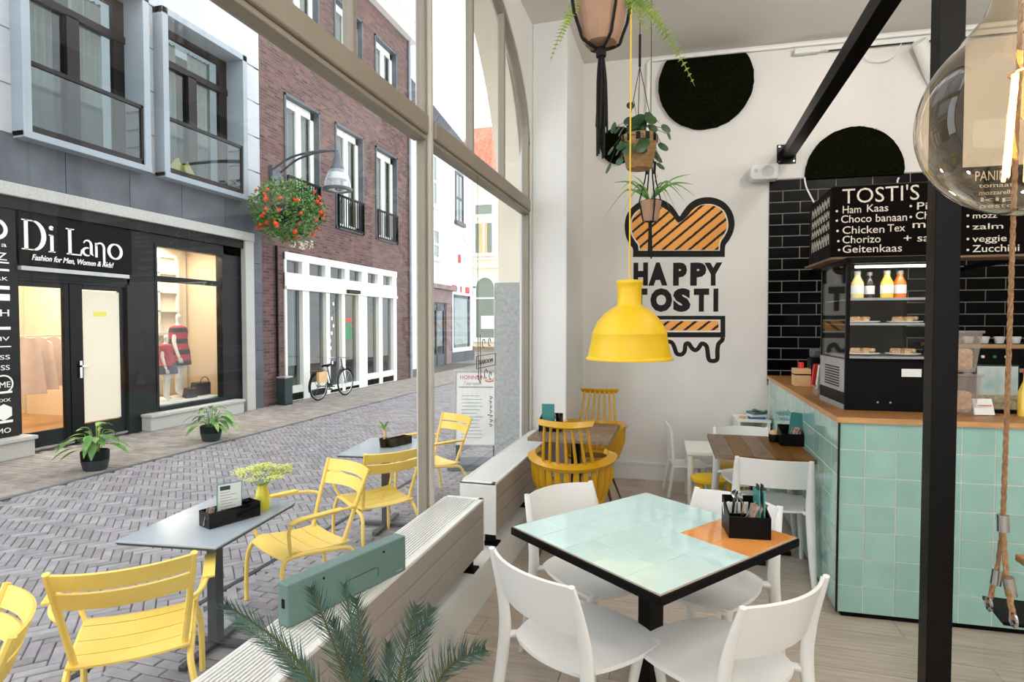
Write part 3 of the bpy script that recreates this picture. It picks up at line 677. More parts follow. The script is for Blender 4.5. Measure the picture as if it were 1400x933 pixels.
# ================================================================ BRICK HOUSE
b2 = thing('brick_building', 'dark red brick building with white glazed shopfront and french windows', 'building', (-9, 15, GZ))
wy = [(11.88, 13.3), (14.0, 15.46), (16.17, 17.6)]
def p2(name, mat, parent, *boxes, **k): return fpart(name, mat, parent, *boxes, **k)
bx = [(11.04, 18.6, 3.31, 4.2, -.3, 0), (11.04, 18.6, 7.05, 8.1, -.3, 0), (11.04, 18.6, 10.42, 11.3, -.3, 0), (11.04, 11.83, GZ, 3.31, -.3, 0), (17.48, 18.6, GZ, 3.31, -.3, 0)]
ys = [11.04]+[v for p in wy for v in p]+[18.6]
for z0, z1 in ((4.2, 7.05), (8.1, 10.42)):
    for i in range(0, 8, 2): bx.append((ys[i], ys[i+1], z0, z1, -.3, 0))
p2('brick_wall', M['brick'], b2, *bx); p2('brick_side_wall', M['brick'], b2, (18.55, 18.6, GZ, 11.3, -6, -.3), (11.04, 18.6, 11.28, 11.3, -6, -.3))
p2('cornice', M['white'], b2, (10.9, 18.85, 11.25, 11.5, -.3, .22), (10.9, 18.95, 11.5, 11.68, -.3, .34), (10.9, 19.0, 11.68, 11.9, -.3, .45), bevel=.02)
mb = MB(); mb.cyl(FX.p(18.45, GZ, .07), FX.p(18.45, 11.2, .07), .05, n=10); mb.build('downpipe', M['steelblue'], b2, world=True)
mb = MB(); mb.cyl(FX.p(11.5, GZ, .05), FX.p(11.5, 3.4, .05), .03, n=8); mb.build('downpipe', M['black'], b2, world=True)
for (a, b) in wy:
    for z0, z1, bal in ((4.2, 7.05, True), (8.1, 10.42, False)):
        w_ = p2('window_surround', M['slate'], b2, (a, a+.06, z0, z1, -.22, .03), (b-.06, b, z0, z1, -.22, .03), (a, b, z1-.06, z1, -.22, .03), (a, b, z0, z0+.06, -.22, .05))
        ia, ib, m_ = a+.06, b-.06, (a+b)/2
        p2('window_frame', M['white'], w_, (ia, ia+.14, z0, z1-.06, -.2, -.13), (ib-.14, ib, z0, z1-.06, -.2, -.13), (ia, ib, z1-.24, z1-.06, -.2, -.13), (ia, ib, z0+.06, z0+.2, -.2, -.13), (m_-.1, m_+.1, z0, z1-.1, -.19, -.12))
        p2('pane', M['glassd'], w_, (ia+.14, m_-.1, z0+.2, z1-.24, -.17, -.164)); p2('pane', M['glassd'], w_, (m_+.1, ib-.14, z0+.2, z1-.24, -.17, -.164))
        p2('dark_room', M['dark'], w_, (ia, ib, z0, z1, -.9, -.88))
        mb = MB(); mb.surf(lambda p, q: FX.p(ia+.1+(ib-ia-.2)*p, z0+.15+(z1-z0-.4)*q, -.34+.03*math.sin(p*40)), 30, 1, .004); mb.build('curtain', M['curtain'], w_, world=True, smooth=True)
        if bal:
            p2('balustrade', M['black'], w_, (ia, ib, 5.08, 5.13, .02, .08), (ia, ib, 4.24, 4.28, .02, .08), (ib-.04, ib, 4.2, 5.13, .02, .08), (ia, ia+.03, 4.2, 5.13, .02, .08), *[(ia+.06+k*.115, ia+.08+k*.115, 4.24, 5.1, .03, .05) for k in range(11)])
        else:
            p2('balustrade', M['black'], w_, (ia, ib, 8.13, 8.17, .02, .1), *[(ia+.03+k*.1, ia+.05+k*.1, 8.1, 8.75, .04, .06) for k in range(13)])
            p2('flower_box', M['stone'], w_, (ia+.05, ib-.05, 8.6, 8.8, .06, .2))
            mb = MB()
            for k in range(60):
                c = FX.p(R.uniform(ia, ib), 8.83+R.uniform(0, .12), R.uniform(.05, .25)); leafmesh(mb, c, c+Vector((R.uniform(-.1, .1), R.uniform(-.1, .1), R.uniform(0, .12))), .06, n=2)
            mb.build('planting', M['fern'] if a < 15 else M['leafpale'], w_, world=True)
# glazed shopfront
s0, s1 = YZ(388, 440)[0], YZ(541, 440)[0]
sf = p2('shopfront_frame', M['white'], b2, (s0, s1, 3.12, 3.3, -.2, .06), (s0, s1, 2.5, 2.82, -.2, .05), (s0, s1, 2.42, 2.5, -.2, .09), (s0, s0+.08, GZ, 3.3, -.2, .04), (s1-.1, s1, GZ, 3.3, -.2, .04), (s0, s1, GZ, GZ+.2, -.2, .02), bevel=.008)
top = [(390, 411), (421, 443), (450, 470), (476, 493), (501, 515), (522, 535)]
for i, (a, b) in enumerate(top):
    ya, yb = YZ(a, 365)[0], YZ(b, 365)[0]; nx = YZ(top[i+1][0], 365)[0] if i < 5 else s1-.1
    p2('glazing_bar', M['white'], sf, (yb, nx, 2.8, 3.14, -.15, .04)); p2('pane', M['glassd'], sf, (ya-.1, yb+.02, 2.8, 3.14, -.08, -.074))
bot = [(390, 413, 0), (422, 445, 0), (450, 466.5, 1), (470.7, 489.5, 1), (501, 517, 0), (522, 537, 0)]
for i, (a, b, d_) in enumerate(bot):
    ya, yb = YZ(a, 450)[0], YZ(b, 450)[0]; nx = YZ(bot[i+1][0], 450)[0] if i < 5 else s1-.1; zb = GZ+(.06 if d_ else .32)
    p2('post', M['white'], sf, (yb, nx, GZ, 2.5, -.15, .03)); p2('pane', M['glassd'], sf, (ya-.08, yb+.02, zb, 2.44, -.08, -.074)); p2('bottom_rail', M['white'], sf, (ya-.08, yb, GZ+.02, zb+.04, -.12, .02))
p2('door_sensor', M['black'], sf, (YZ(470, 395)[0], YZ(478, 395)[0]+.3, 2.45, 2.55, .09, .18))
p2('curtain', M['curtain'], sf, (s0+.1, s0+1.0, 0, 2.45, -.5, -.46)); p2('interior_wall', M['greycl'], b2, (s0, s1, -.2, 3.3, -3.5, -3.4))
mb = MB()
for k in range(9):
    c = (YZ(456, 450)[0]+R.uniform(-.12, .12), .5+k*.2); FX.box(mb, c[0], c[0]+.07, c[1], c[1]+.09, -.074, -.07)
mb.build('stickers', M['paper'], sf, world=True)
mb = MB(); c = YZ(479, 454); FX.poly(mb, [(c[0]+.22*math.cos(i*PI/8), c[1]+.22*math.sin(i*PI/8)) for i in range(16)], -.074, -.07); mb.build('green_sticker', M['green'], sf, world=True)
mb = MB(); FX.box(mb, c[0]-.18, c[0]+.2, c[1]+.3, c[1]+.38, -.074, -.07); mb.build('red_sticker', M['red'], sf, world=True)
# ================================================================ WHITE HOUSE BEYOND (X = -10.5) and CREAM HOUSE AT THE BEND
FZ = Fr((-10.5, 0, 0), (0, 1, 0))
b3 = thing('white_building', 'white limewashed building with slate roof beyond the brick house', 'building', (-10.5, 24, GZ))
def q3(name, mat, parent, *boxes, **k):
    mb = MB()
    for b in boxes: FZ.box(mb, *b)
    return mb.build(name, mat, parent, world=True, **k)
def Z3(px, py): return YZ(px, py, -10.5)
e3 = Z3(647, 400)[0]
q3('wall', M['whitewall'], b3, (18.6, e3, GZ, 10.0, -.3, 0), (e3-.05, e3, GZ, 10, -8, 0))
q3('eaves_gutter', M['white'], b3, (18.6, e3+.2, 9.9, 10.15, -.3, .3))
mb = MB(); mb.add([(-10.2, 18.6, 10.1), (-10.2, e3+.2, 10.1), (-14, e3-1.5, 15), (-14, 18.6, 15), (-14, e3+.2, 10.1)], [(0, 1, 2, 3), (1, 4, 2)], R.random())
mb.build('slate_roof', M['roofslate'], b3, world=True)
mb = MB()
for k in range(38):
    z_ = 10.12+k*.13; x_ = -10.2-(z_-10.1)*3.8/4.9; ye = e3+.15-(z_-10.1)*.35
    n_ = 34
    for j in range(n_):
        ya = 18.6+(ye-18.6)*j/n_; yb = 18.6+(ye-18.6)*(j+1)/n_-.03
        mb.add([(x_+.05, ya, z_-.0), (x_+.05, yb, z_), (x_-.1, yb, z_+.14), (x_-.1, ya, z_+.14), (x_+.05, ya, z_-.03), (x_+.05, yb, z_-.03)], [(0, 1, 2, 3), (4, 5, 1, 0)], R.random())
o = mb.build('roof_slates', M['roofslate'], b3, world=True); o['kind'] = 'stuff'
def w3(px0, px1, py0, py1, cross, frame=M['white'], shut=False):
    y0, z1 = Z3(px0, py0); y1, z0 = Z3(px1, py1); z1 = Z3((px0+px1)/2, py0)[1]; z0 = Z3((px0+px1)/2, py1)[1]
    f = q3('window', frame, b3, (y0-.12, y0, z0-.1, z1+.1, -.1, .05), (y1, y1+.12, z0-.1, z1+.1, -.1, .05), (y0, y1, z1, z1+.12, -.1, .05), (y0-.2, y1+.2, z0-.18, z0, -.1, .14), (y0, y1, (z0+z1)/2-.05, (z0+z1)/2+.05, -.05, .03), *[(y0+(y1-y0)*k/cross-.03, y0+(y1-y0)*k/cross+.03, z0, z1, -.05, .02) for k in range(1, cross)])
    q3('pane', M['glassd'], f, (y0, y1, z0, z1, 0, .006)); return f
w3(588, 596, 214, 280, 2); w3(623, 632, 240, 304, 2, M['greymetal']); w3(592, 599, 316, 352, 1)
ya, yb = Z3(588, 430)[0], Z3(614.5, 430)[0]
sh = q3('dark_shopfront', M['mauve'], b3, (ya-1, yb, 2.55, 3.15, 0, .15), (yb-.6, yb, GZ, 2.6, 0, .1), (ya-1, ya-.4, GZ, 2.6, 0, .1))
q3('cornice_board', M['mauve'], sh, (ya-1.1, yb+.15, 3.15, 3.35, 0, .35))
q3('shop_window', M['greymetal'], sh, (ya-.4, yb-.6, GZ, GZ+.5, 0, .08), (ya-.4, yb-.6, 2.2, 2.55, 0, .08), *[(ya-.4+k*.9, ya-.32+k*.9, GZ, 2.5, 0, .08) for k in range(4)])
q3('pane', M['glassd'], sh, (ya-.4, yb-.6, GZ+.5, 2.3, .03, .036)); q3('dark_display', M['dark'], sh, (ya-.4, yb-.6, GZ+.3, 2.4, .0, .012))
ya, za = Z3(618, 404); yb = Z3(641, 404)[0]; z0 = Z3(630, 475)[1]; z1 = Z3(630, 404)[1]
dw = q3('shop_window', M['white'], b3, (ya-.15, ya, z0-.15, z1+.1, 0, .08), (yb, yb+.15, z0-.15, z1+.1, 0, .08), (ya, yb, z1, z1+.12, 0, .08), (ya-.2, yb+.2, z0-.2, z0, 0, .12))
q3('inner_frame', M['greymetal'], dw, (ya, ya+.2, z0, z1, 0, .05), (yb-.2, yb, z0, z1, 0, .05), (ya, yb, z1-.15, z1, 0, .05)); q3('pane', M['glassd'], dw, (ya, yb, z0, z1, .02, .026)); q3('pale_display', M['cream'], dw, (ya+.9, yb-1.0, z0, z1-.4, .005, .018))
q3('plinth', M['greymetal'], b3, (Z3(616, 480)[0], e3, GZ, .42, 0, .06))
zc_ = Z3(630, 391)[1]; mb = MB(); cy = (ya+yb)/2; ribbon(mb, FZ, [(cy-1.45, zc_+.3)]+arc((cy, zc_+1.1), 1.45, 180, 0, 16, 1.4)+[(cy+1.45, zc_+.3)], .16, 0, .06); mb.build('arch_moulding', M['white'], dw, world=True)
mb = MB(); zr = Z3(630, 396)[1]
for a, b in ((ya, ya+.5), (ya+1.1, yb-1.1), (yb-.5, yb)): FZ.box(mb, a, b, zr-.16, zr+.16, .01, .04)
FZ.box(mb, cy-.35, cy-.05, zr+1.3, zr+1.7, .01, .04); mb.build('red_signs', M['red'], dw, world=True)
Y4 = 38.0
FC = Fr((0, Y4, 0), (1, 0, 0))
b4 = thing('cream_building', 'cream building with red tiled roof closing the street', 'building', (-9, Y4, GZ))
def A4(px, py): p = WY(px, py, Y4); return p.x, p.z
def q4(name, mat, parent, *boxes, **k):
    mb = MB()
    for b in boxes: FC.box(mb, *b)
    return mb.build(name, mat, parent, world=True, **k)
x0, ze = A4(640, 243); x1 = A4(760, 243)[0]; x0 -= 1.2; zg = A4(660, 476)[1]
q4('wall', M['cream'], b4, (x0, x1, GZ, ze, -.3, 0)); q4('eaves', M['white'], b4, (x0, x1, ze-.1, ze+.12, -.3, .3))
mb = MB()
for k in range(22):
    z_ = ze+.05+k*.2; yy = Y4-.35+k*.17; n_ = 44
    for j in range(n_):
        xa = x0+(x1-x0)*j/n_; xb = x0+(x1-x0)*(j+1)/n_; xm = (xa+xb)/2
        mb.add([(xa, yy, z_), (xm, yy-.06, z_+.05), (xb, yy, z_), (xb, yy+.18, z_+.22), (xm, yy+.12, z_+.27), (xa, yy+.18, z_+.22), (xa, yy, z_-.04), (xm, yy-.06, z_-.02), (xb, yy, z_-.04)], [(0, 1, 4, 5), (1, 2, 3, 4), (6, 7, 1, 0), (7, 8, 2, 1)], R.random())
o = mb.build('roof_tiles', M['rooftile'], b4, world=True); o['kind'] = 'stuff'
MB().box((x0, Y4+3.5, ze), (x1, Y4+3.8, ze+4.4)).build('ridge_wall', M['rooftile'], b4, world=True)
def w4(px0, px1, py0, py1, cross=1, hz=0):
    a, z1 = A4(px0, py0); b, z0 = A4(px1, py1)
    f = q4('window', M['white'], b4, (a-.15, a, z0-.15, z1+.15, -.1, .06), (b, b+.15, z0-.15, z1+.15, -.1, .06), (a, b, z1, z1+.15, -.1, .06), (a-.2, b+.2, z0-.2, z0, -.1, .16), *[(a+(b-a)*k/cross-.05, a+(b-a)*k/cross+.05, z0, z1, 0, .04) for k in range(1, cross)])
    q4('pane', M['glassd'], f, (a, b, z0, z1, .004, .01)); return f, a, b, z0, z1
w4(650, 673, 281, 293); f, a, b, z0, z1 = w4(650, 673, 306, 346, 2)
q4('curtain', M['palewood'], f, ((a+b)/2-.35, (a+b)/2+.25, z0, z1, .012, .03))
q4('string_course', M['cream'], b4, (x0, x1, A4(660, 367)[1], A4(660, 362)[1], 0, .2), (x0, x1, A4(660, 356)[1], A4(660, 353)[1], 0, .12))
a, z1 = A4(651, 380); b, z0 = A4(676, 462); f = q4('arched_shop_window', M['white'], b4, (a-.25, a, z0, z1-.6, 0, .1), (b, b+.25, z0, z1-.6, 0, .1), (a-.2, b+.2, z0-.3, z0, 0, .12))
mb = MB(); cx_ = (a+b)/2; hw = (b-a)/2; ribbon(mb, FC, arc((cx_, z1-.7), hw+.1, 180, 0, 14, .8), .22, 0, .1); mb.build('arch_moulding', M['white'], f, world=True)
mb = MB(); FC.poly(mb, [(a, z0), (b, z0), (b, z1-.7)]+arc((cx_, z1-.7), hw, 0, 180, 12, .7)[1:], .004, .012); mb.build('pane', M['glassd'], f, world=True)
q4('window_bar', M['white'], f, (a, b, A4(660, 408)[1]-.06, A4(660, 408)[1]+.06, .02, .06)); q4('shopfront_sill', M['brass'], f, (a-.4, b+.6, zg-.05, zg+.1, 0, .25)); q4('emblem_reflection', M['paper'], f, (cx_-.3, cx_+.7, A4(660, 450)[1], A4(660, 432)[1], .02, .04))  # pale plate on the pane stands in for a reflection
# ================================================================ OUTDOOR FURNITURE
def garden_chair(label, loc, rz):
    """slatted metal armchair, faces +Y, origin on the ground"""
    t = thing('garden_armchair', label, 'chair', loc, rz, None); Y_ = M['yellow']
    def prof(s_):       # seat profile front to back: waterfall front
        return (.235-.47*s_, .435-.045*math.sin(min(1, s_*1.05)*PI*.62)-.05*max(0, .12-s_)*8)
    for k in range(4):
        a, b = k*.25+.006, (k+1)*.25-.006
        mb = MB(); mb.surf(lambda p, q: ((p-.5)*.47, prof(a+(b-a)*q)[0], prof(a+(b-a)*q)[1]-.016*(1-(2*p-1)**2)), 10, 5, .010); mb.build('seat_slat', Y_, t, smooth=True)
    for z0, z1 in ((.69, .767), (.782, .858)):
        mb = MB(); mb.surf(lambda p, q: ((p-.5)*(.49+.19*(z0+(z1-z0)*q-.66)), -.293-.07*(1-(2*p-1)**2)-.36*(z0+(z1-z0)*q-.66), z0+(z1-z0)*q), 14, 2, .011); mb.build('back_slat', Y_, t, smooth=True)
    for sx in (-1, 1):
        x = sx*.235
        mb = MB(); mb.tube(spline([(sx*.262, .262, 0), (sx*.258, .258, .25), (x, .235, .375), (x, .15, .402), (x, -.1, .375)], 5), .015, 8); mb.build('leg', Y_, t, smooth=True)
        mb = MB(); mb.tube(spline([(sx*.262, -.33, 0), (sx*.258, -.3, .2), (x, -.245, .33), (x, -.17, .366), (x, -.08, .374)], 5), .015, 8); mb.build('leg', Y_, t, smooth=True)
        mb = MB(); mb.tube([(sx*.205, -.19, .37), (sx*.233, -.265, .6), (sx*.262, -.36, .865)], .015, 8); mb.build('back_post', Y_, t, smooth=True)
        mb = MB(); mb.tube(spline([(x, -.27, .62), (sx*.285, -.2, .638), (sx*.31, .0, .645), (sx*.31, .17, .642), (sx*.295, .225, .60), (sx*.27, .215, .5), (x, .19, .41)], 5), .011, 8); ar = mb.build('armrest', Y_, t, smooth=True)
        mb = MB(); mb.surf(lambda p, q: (sx*.31+(p-.5)*.052, -.13+.36*q, .66-.02*max(0, q-.85)*6), 3, 8, .009); mb.build('arm_board', Y_, ar, smooth=True)
    mb = MB(); mb.tube([(-.235, -.14, .362), (.235, -.14, .362)], .011, 8); mb.tube([(-.235, .14, .39), (.235, .14, .39)], .011, 8); mb.build('cross_rail', Y_, t, smooth=True)
    return t
def cdir(a): return math.radians(a-90)      # heading in degrees -> rotation
GC = 'yellow slatted garden armchairs on the terrace'
gc = garden_chair('yellow slatted garden armchair seen from behind, nearest whole one outside the window', (-2.483, 2.153, GZ), cdir(132)); gc['group'] = GC
dup(gc, (-2.46, 3.38, GZ), cdir(-117), 'yellow slatted garden armchair facing the table with the flower vase', GC)
dup(gc, (-2.475, 4.41, GZ), cdir(146), 'yellow slatted garden armchair with its back to us beside the far terrace table', GC)
dup(gc, (-2.56, 5.72, GZ), cdir(-122), 'yellow slatted garden armchair just right of the mullion, before the pavement sign', GC)
dup(gc, (-2.47, 1.17, GZ), cdir(-122), 'yellow slatted garden armchair cut by the lower left corner of the picture', GC)
def out_table(label, c, rz):
    t = thing('terrace_table', label, 'table', (c[0], c[1], GZ), rz, 'grey terrace tables')
    mb = MB(); mb.box((-.29, -.385, .728), (.29, .385, .74)); mb.build('tabletop', M['outtable'], t, bevel=.003)
    MB().box((-.285, -.38, .716), (.285, .38, .728)).build('tabletop_edge', M['dgrey'], t)
    MB().box((-.032, -.032, .03), (.032, .032, .72)).build('leg', M['dgrey'], t, bevel=.006)
    mb = MB(); mb.cbox((0, 0, .022), (.5, .05, .03)); mb.cbox((0, 0, .022), (.05, .56, .03)); mb.build('foot_cross', M['dgrey'], t, bevel=.006)
    return t
out_table('grey laminate terrace table with black caddy and yellow vase', (-2.58, 2.745), math.radians(7))
out_table('grey laminate terrace table with a small plant in a black tray', (-2.60, 4.83), math.radians(7))
TZ = .47
def tray(name, label, cat, loc, rz, L_, W_, H, dividers, mat=M['blackpl'], back=None):
    t = thing(name, label, cat, loc, rz)
    mb = MB(); th_ = .006; mb.box((-L_/2, -W_/2, 0), (L_/2, W_/2, th_))
    mb.box((-L_/2, -W_/2, th_), (L_/2, -W_/2+th_, H)); mb.box((-L_/2, W_/2-th_, th_), (L_/2, W_/2, back or H)); mb.box((-L_/2, -W_/2+th_, th_), (-L_/2+th_, W_/2-th_, H)); mb.box((L_/2-th_, -W_/2+th_, th_), (L_/2, W_/2-th_, H))
    mb.build('tray', mat, t, bevel=.002)
    for d in dividers: MB().box((d-.002, -W_/2+th_, th_), (d+.002, W_/2-th_, H-.01)).build('divider', mat, t)
    return t
def card(label, loc, rz, w_, h_, front=M['paper'], tilt=0, lines=True, txt=True, group=None, name='menu_card'):
    t = thing(name, label, 'menu', loc, rz, group)
    m_ = Matrix.Rotation(tilt, 4, 'X')
    mb = MB(); mb.box((-w_/2, -.003, 0), (w_/2, .003, h_), m_); mb.build('board', M['tealcard'], t, bevel=.0012)
    if lines:
        mb = MB(); mb.box((-w_/2+.005, -.0042, .005), (w_/2-.005, -.003, h_-.005), m_); s_ = mb.build('sheet', front, t)
        mb = MB()
        for k in range(9):
            zz = h_*.75-k*h_*.075; mb.box((-w_/2+.018, -.0048, zz), (-w_/2+.018+(w_-.036)*R.uniform(.5, 1), -.0042, zz+.003), m_)
        o = mb.build('print_lines', M['inkgrey'], s_); o['kind'] = 'stuff'
        mb = MB(); mb.box((-w_/2+.016, -.0052, h_*.82), (-w_/2+.07, -.0042, h_*.93), m_); mb.build('print_logo', M['ink'], s_)
    return t
t = tray('caddy', 'long black caddy with a menu card on the near terrace table', 'caddy', (-2.475, 2.755, TZ), math.radians(70), .30, .115, .088, (-.055, .055))
card('pale menu card standing in the black caddy on the near terrace table', (-2.47, 2.74, TZ+.012), math.radians(58), .135, .215, tilt=.06)
def sachet(loc, rz, tilt, label, w_=.05, h_=.1, mat=M['napkin'], cat='napkin', name='napkin', group=None):
    t = MB(); m_ = Matrix.Translation(loc) @ Matrix.Rotation(rz, 4, 'Z') @ Matrix.Rotation(tilt, 4, 'Y'); t.surf(lambda p, q: m_ @ Vector(((p-.5)*w_, .006*math.sin(p*9), q*h_)), 5, 1, .004)
    o = t.build(name, mat, None); return tag(o, label, cat, group)
sachet((-2.51, 2.62, TZ+.01), 1.2, .25, 'brown printed napkin leaning at the end of the long black caddy outside', .045, .10)
# vase with cow-parsley like blossom
t = thing('flower_vase', 'yellow vase of pale yellow blossom on the near terrace table', 'vase', (-2.44, 2.98, TZ))
MB().lathe([(.001, 0), (.040, 0), (.045, .01), (.044, .06), (.038, .11), (.028, .135), (.030, .15), (.024, .15), (.022, .12), (.001, .11)], 20).build('vase', M['vase'], t, smooth=True)
mb = MB(); fl_ = MB()
for k in range(30):
    a = R.uniform(0, 2*PI); r_ = .15*math.sqrt(R.random()); top_ = Vector((r_*math.cos(a), r_*math.sin(a), .265+R.uniform(-.03, .03)-r_*.3)); mb.tube([(0, 0, .1), (r_*.3*math.cos(a), r_*.3*math.sin(a), .17), tuple(top_)], .0012, 4)
    for j in range(46):
        b_ = R.uniform(0, 2*PI); q_ = R.uniform(0, .042); c = top_+Vector((q_*math.cos(b_), q_*math.sin(b_), R.uniform(-.008, .012))); s_ = R.uniform(.005, .009)
        fl_.add([c+Vector((s_, 0, 0)), c+Vector((0, s_, .002)), c+Vector((-s_, 0, 0)), c+Vector((0, -s_, .002)), c+Vector((0, 0, s_*.8))], [(0, 1, 4), (1, 2, 4), (2, 3, 4), (3, 0, 4), (3, 2, 1, 0)])
mb.build('stems', M['leafpale'], t); o = fl_.build('blossom', M['cream_fl'], t); o['kind'] = 'stuff'
# tray and plant on second table
tray('caddy', 'black caddy behind the small plant on the far terrace table', 'caddy', (-2.53, 4.93, TZ), math.radians(72), .27, .11, .07, (0,))
t = thing('potted_plant', 'small pale leaved plant in a black tray on the far terrace table', 'plant', (-2.60, 4.80, TZ))
MB().lathe([(.001, 0), (.035, 0), (.045, .08), (.04, .08), (.038, .07), (.001, .07)], 16).build('pot', M['blackpl'], t, smooth=True)
mb = MB(); mb.tube([(0, 0, .06), (.012, 0, .12), (0, .005, .16)], .012, 8); mb.build('stem', M['palewood'], t, smooth=True)
for k in range(11):
    a = k*2.4; mb = MB(); leafmesh(mb, (0, 0, .15), (.085*math.cos(a), .085*math.sin(a), .19+.03*(k % 3)), .022, .12, n=5); mb.build('leaf', M['leafpale'], t, smooth=True)
# pavement sign
t = thing('pavement_sign', 'white framed pavement sign with tearoom menu standing on the street', 'sign', (-2.52, 7.10, GZ), math.radians(14))
SF_ = Fr((-2.52, 7.10, GZ), (math.cos(math.radians(14)), math.sin(math.radians(14)), 0)); SF_.u = (Vector((0, 0, 1))+SF_.n*-.12).normalized(); SF_.n = SF_.r.cross(SF_.u)
mb = MB(); mb.box((-.36, -.16, 0), (.36, .26, .09)); mb.build('base', M['slate'], t, bevel=.02)
for sx in (-.24, .24): MB().box((sx-.025, -.02, .08), (sx+.025, .03, .3)).build('bracket', M['greymetal'], t)
mb = MB(); SF_.ring(mb, -.31, .31, .27, 1.28, -.02, .03, .035); mb.build('frame', M['silver'], t, world=True, bevel=.004)
mb = MB(); SF_.box(mb, -.276, .276, .304, 1.246, -.01, .015); pz = mb.build('poster', M['paper'], t, world=True)
text('HONNEIN', SF_, -.23, 1.15, .055, M['pink'], 'print', pz, width=.32, d=.016, bold=.01); text('Tearoom', SF_, -.19, 1.075, .05, M['inkgrey'], 'print', pz, width=.24, d=.016, shear=.2)
mb = MB(); SF_.box(mb, -.24, .21, 1.045, 1.052, .015, .018); o = mb.build('rule', M['ink'], pz, world=True)
mb = MB()
for k in range(13): SF_.box(mb, -.2, -.2+R.uniform(.2, .33), .93-k*.045, .937-k*.045, .015, .017)
o = mb.build('print_lines', M['inkgrey'], pz, world=True); o['kind'] = 'stuff'
mb = MB()
for k in range(7): ribbon(mb, SF_, [(.16+R.uniform(-.02, .02), .93-k*.06), (.2+R.uniform(-.01, .02), .915-k*.06), (.17, .895-k*.06)], .012, .015, .018)
o = mb.build('print_sketches', M['ink'], pz, world=True); o['kind'] = 'stuff'
mb = MB(); ribbon(mb, SF_, arc((.16, 1.15), .06, 200, 340, 8, .03), .014, .015, .018); mb.build('print_curve', M['red'], pz, world=True); mb = MB(); ribbon(mb, SF_, arc((.16, 1.175), .06, 190, 350, 8, .03), .012, .015, .018); mb.build('print_curve', M['palewood'], pz, world=True)
# planters by the shop door
def lily(label, loc, seed, yel):
    t = thing('potted_peace_lily', label, 'plant', loc, 0, 'potted plants by the shop door'); r = random.Random(seed)
    MB().lathe([(.001, 0), (.11, 0), (.125, .02), (.155, .14), (.16, .24), (.15, .25), (.14, .24), (.13, .2), (.001, .2)], 24).build('pot', M['black'], t, smooth=True)
    MB().lathe([(.001, -.002), (.118, -.002), (.132, .02), (.158, .13)], 24).build('pot_base_band', M['dgrey'], t, smooth=True)
    for k in range(34):
        a = r.uniform(0, 2*PI); rr = r.uniform(.05, .36); h_ = r.uniform(.36, .60)-rr*.3; b_ = Vector((.04*math.cos(a), .04*math.sin(a), .22))
        m_ = Vector((rr*.55*math.cos(a), rr*.55*math.sin(a), h_)); e_ = Vector(((rr*1.15+.08)*math.cos(a), (rr*1.15+.08)*math.sin(a), h_+.08-rr*.7))
        mb = MB(); mb.tube([b_, (b_+m_)/2+Vector((0, 0, .05)), m_], .005, 5); leafmesh(mb, m_, e_, r.uniform(.07, .10), .12, n=6)
        mb.build('leaf', M['leafyel'] if k in yel else (M['leaf'] if k % 3 else M['leafpale']), t, smooth=True)
    return t
lily('broad leaved plant with a yellowed leaf in black pot, in front of the shop door', (-7.2, 5.69, GZ), 3, (2, 9)); lily('broad leaved plant in black pot below the display window', (-7.2, 7.62, GZ), 11, (5,))
# bin and bicycle
t = thing('litter_bin', 'dark green metal bin at the corner of the brick building', 'bin', (-8.76, 11.5, GZ), 0)
MB().box((-.11, -.14, 0), (.11, .14, .62)).build('body', M['binm'], t, bevel=.02); MB().box((-.115, -.145, .62), (.115, .145, .66)).build('lid', M['silver'], t, bevel=.01)
bk = thing('bicycle', 'dark city bicycle with rear carrier parked against the glazed shopfront', 'bicycle', (-8.42, 12.9, GZ), math.radians(88))
def wheel(x, name):
    w_ = MB(); w_.tube([(x+.335*math.cos(2*PI*i/28), 0, .35+.335*math.sin(2*PI*i/28)) for i in range(29)], .018, 6, cap=False); o = w_.build('tyre', M['black'], bk, smooth=True)
    w_ = MB(); w_.tube([(x+.31*math.cos(2*PI*i/28), 0, .35+.31*math.sin(2*PI*i/28)) for i in range(29)], .012, 6, cap=False); w_.cyl((x, -.04, .35), (x, .04, .35), .025, n=10); w_.build('rim', M['chrome'], o, smooth=True)
    w_ = MB()
    for i in range(20): a = 2*PI*i/20; w_.tube([(x, .02*(-1)**i, .35), (x+.31*math.cos(a), 0, .35+.31*math.sin(a))], .0025, 3)
    q = w_.build('spokes', M['chrome'], o); q['kind'] = 'stuff'
    w_ = MB(); w_.tube([(x+.375*math.cos(math.radians(a)), 0, .35+.375*math.sin(math.radians(a))) for a in (range(10, 175, 12) if x > 0 else range(5, 200, 12))], .02, 5, sq=.5); w_.build('mudguard', M['black'], bk, smooth=True)
wheel(.56, 'front'); wheel(-.56, 'rear')
mb = MB()
for p in ([(.56, 0, .35), (.47, 0, .62), (.40, 0, .88), (.37, 0, .98)], [(.42, 0, .8), (.1, 0, .42), (-.05, 0, .3)], [(.43, 0, .72), (.08, 0, .36), (-.05, 0, .3)], [(-.05, 0, .3), (-.2, 0, .78)], [(-.05, .02, .3), (-.56, .05, .35)], [(-.19, .01, .7), (-.56, .05, .35)]): mb.tube(p, .014, 7)
mb.build('frame', M['dgrey'], bk, smooth=True)
mb = MB(); mb.tube(spline([(.3, -.3, .98), (.42, -.22, 1.0), (.4, 0, 1.0), (.42, .22, 1.0), (.3, .3, .98)], 4), .012, 6); mb.tube([(.37, 0, .95), (.4, 0, 1.0)], .013, 6); mb.build('handlebar', M['chrome'], bk, smooth=True)
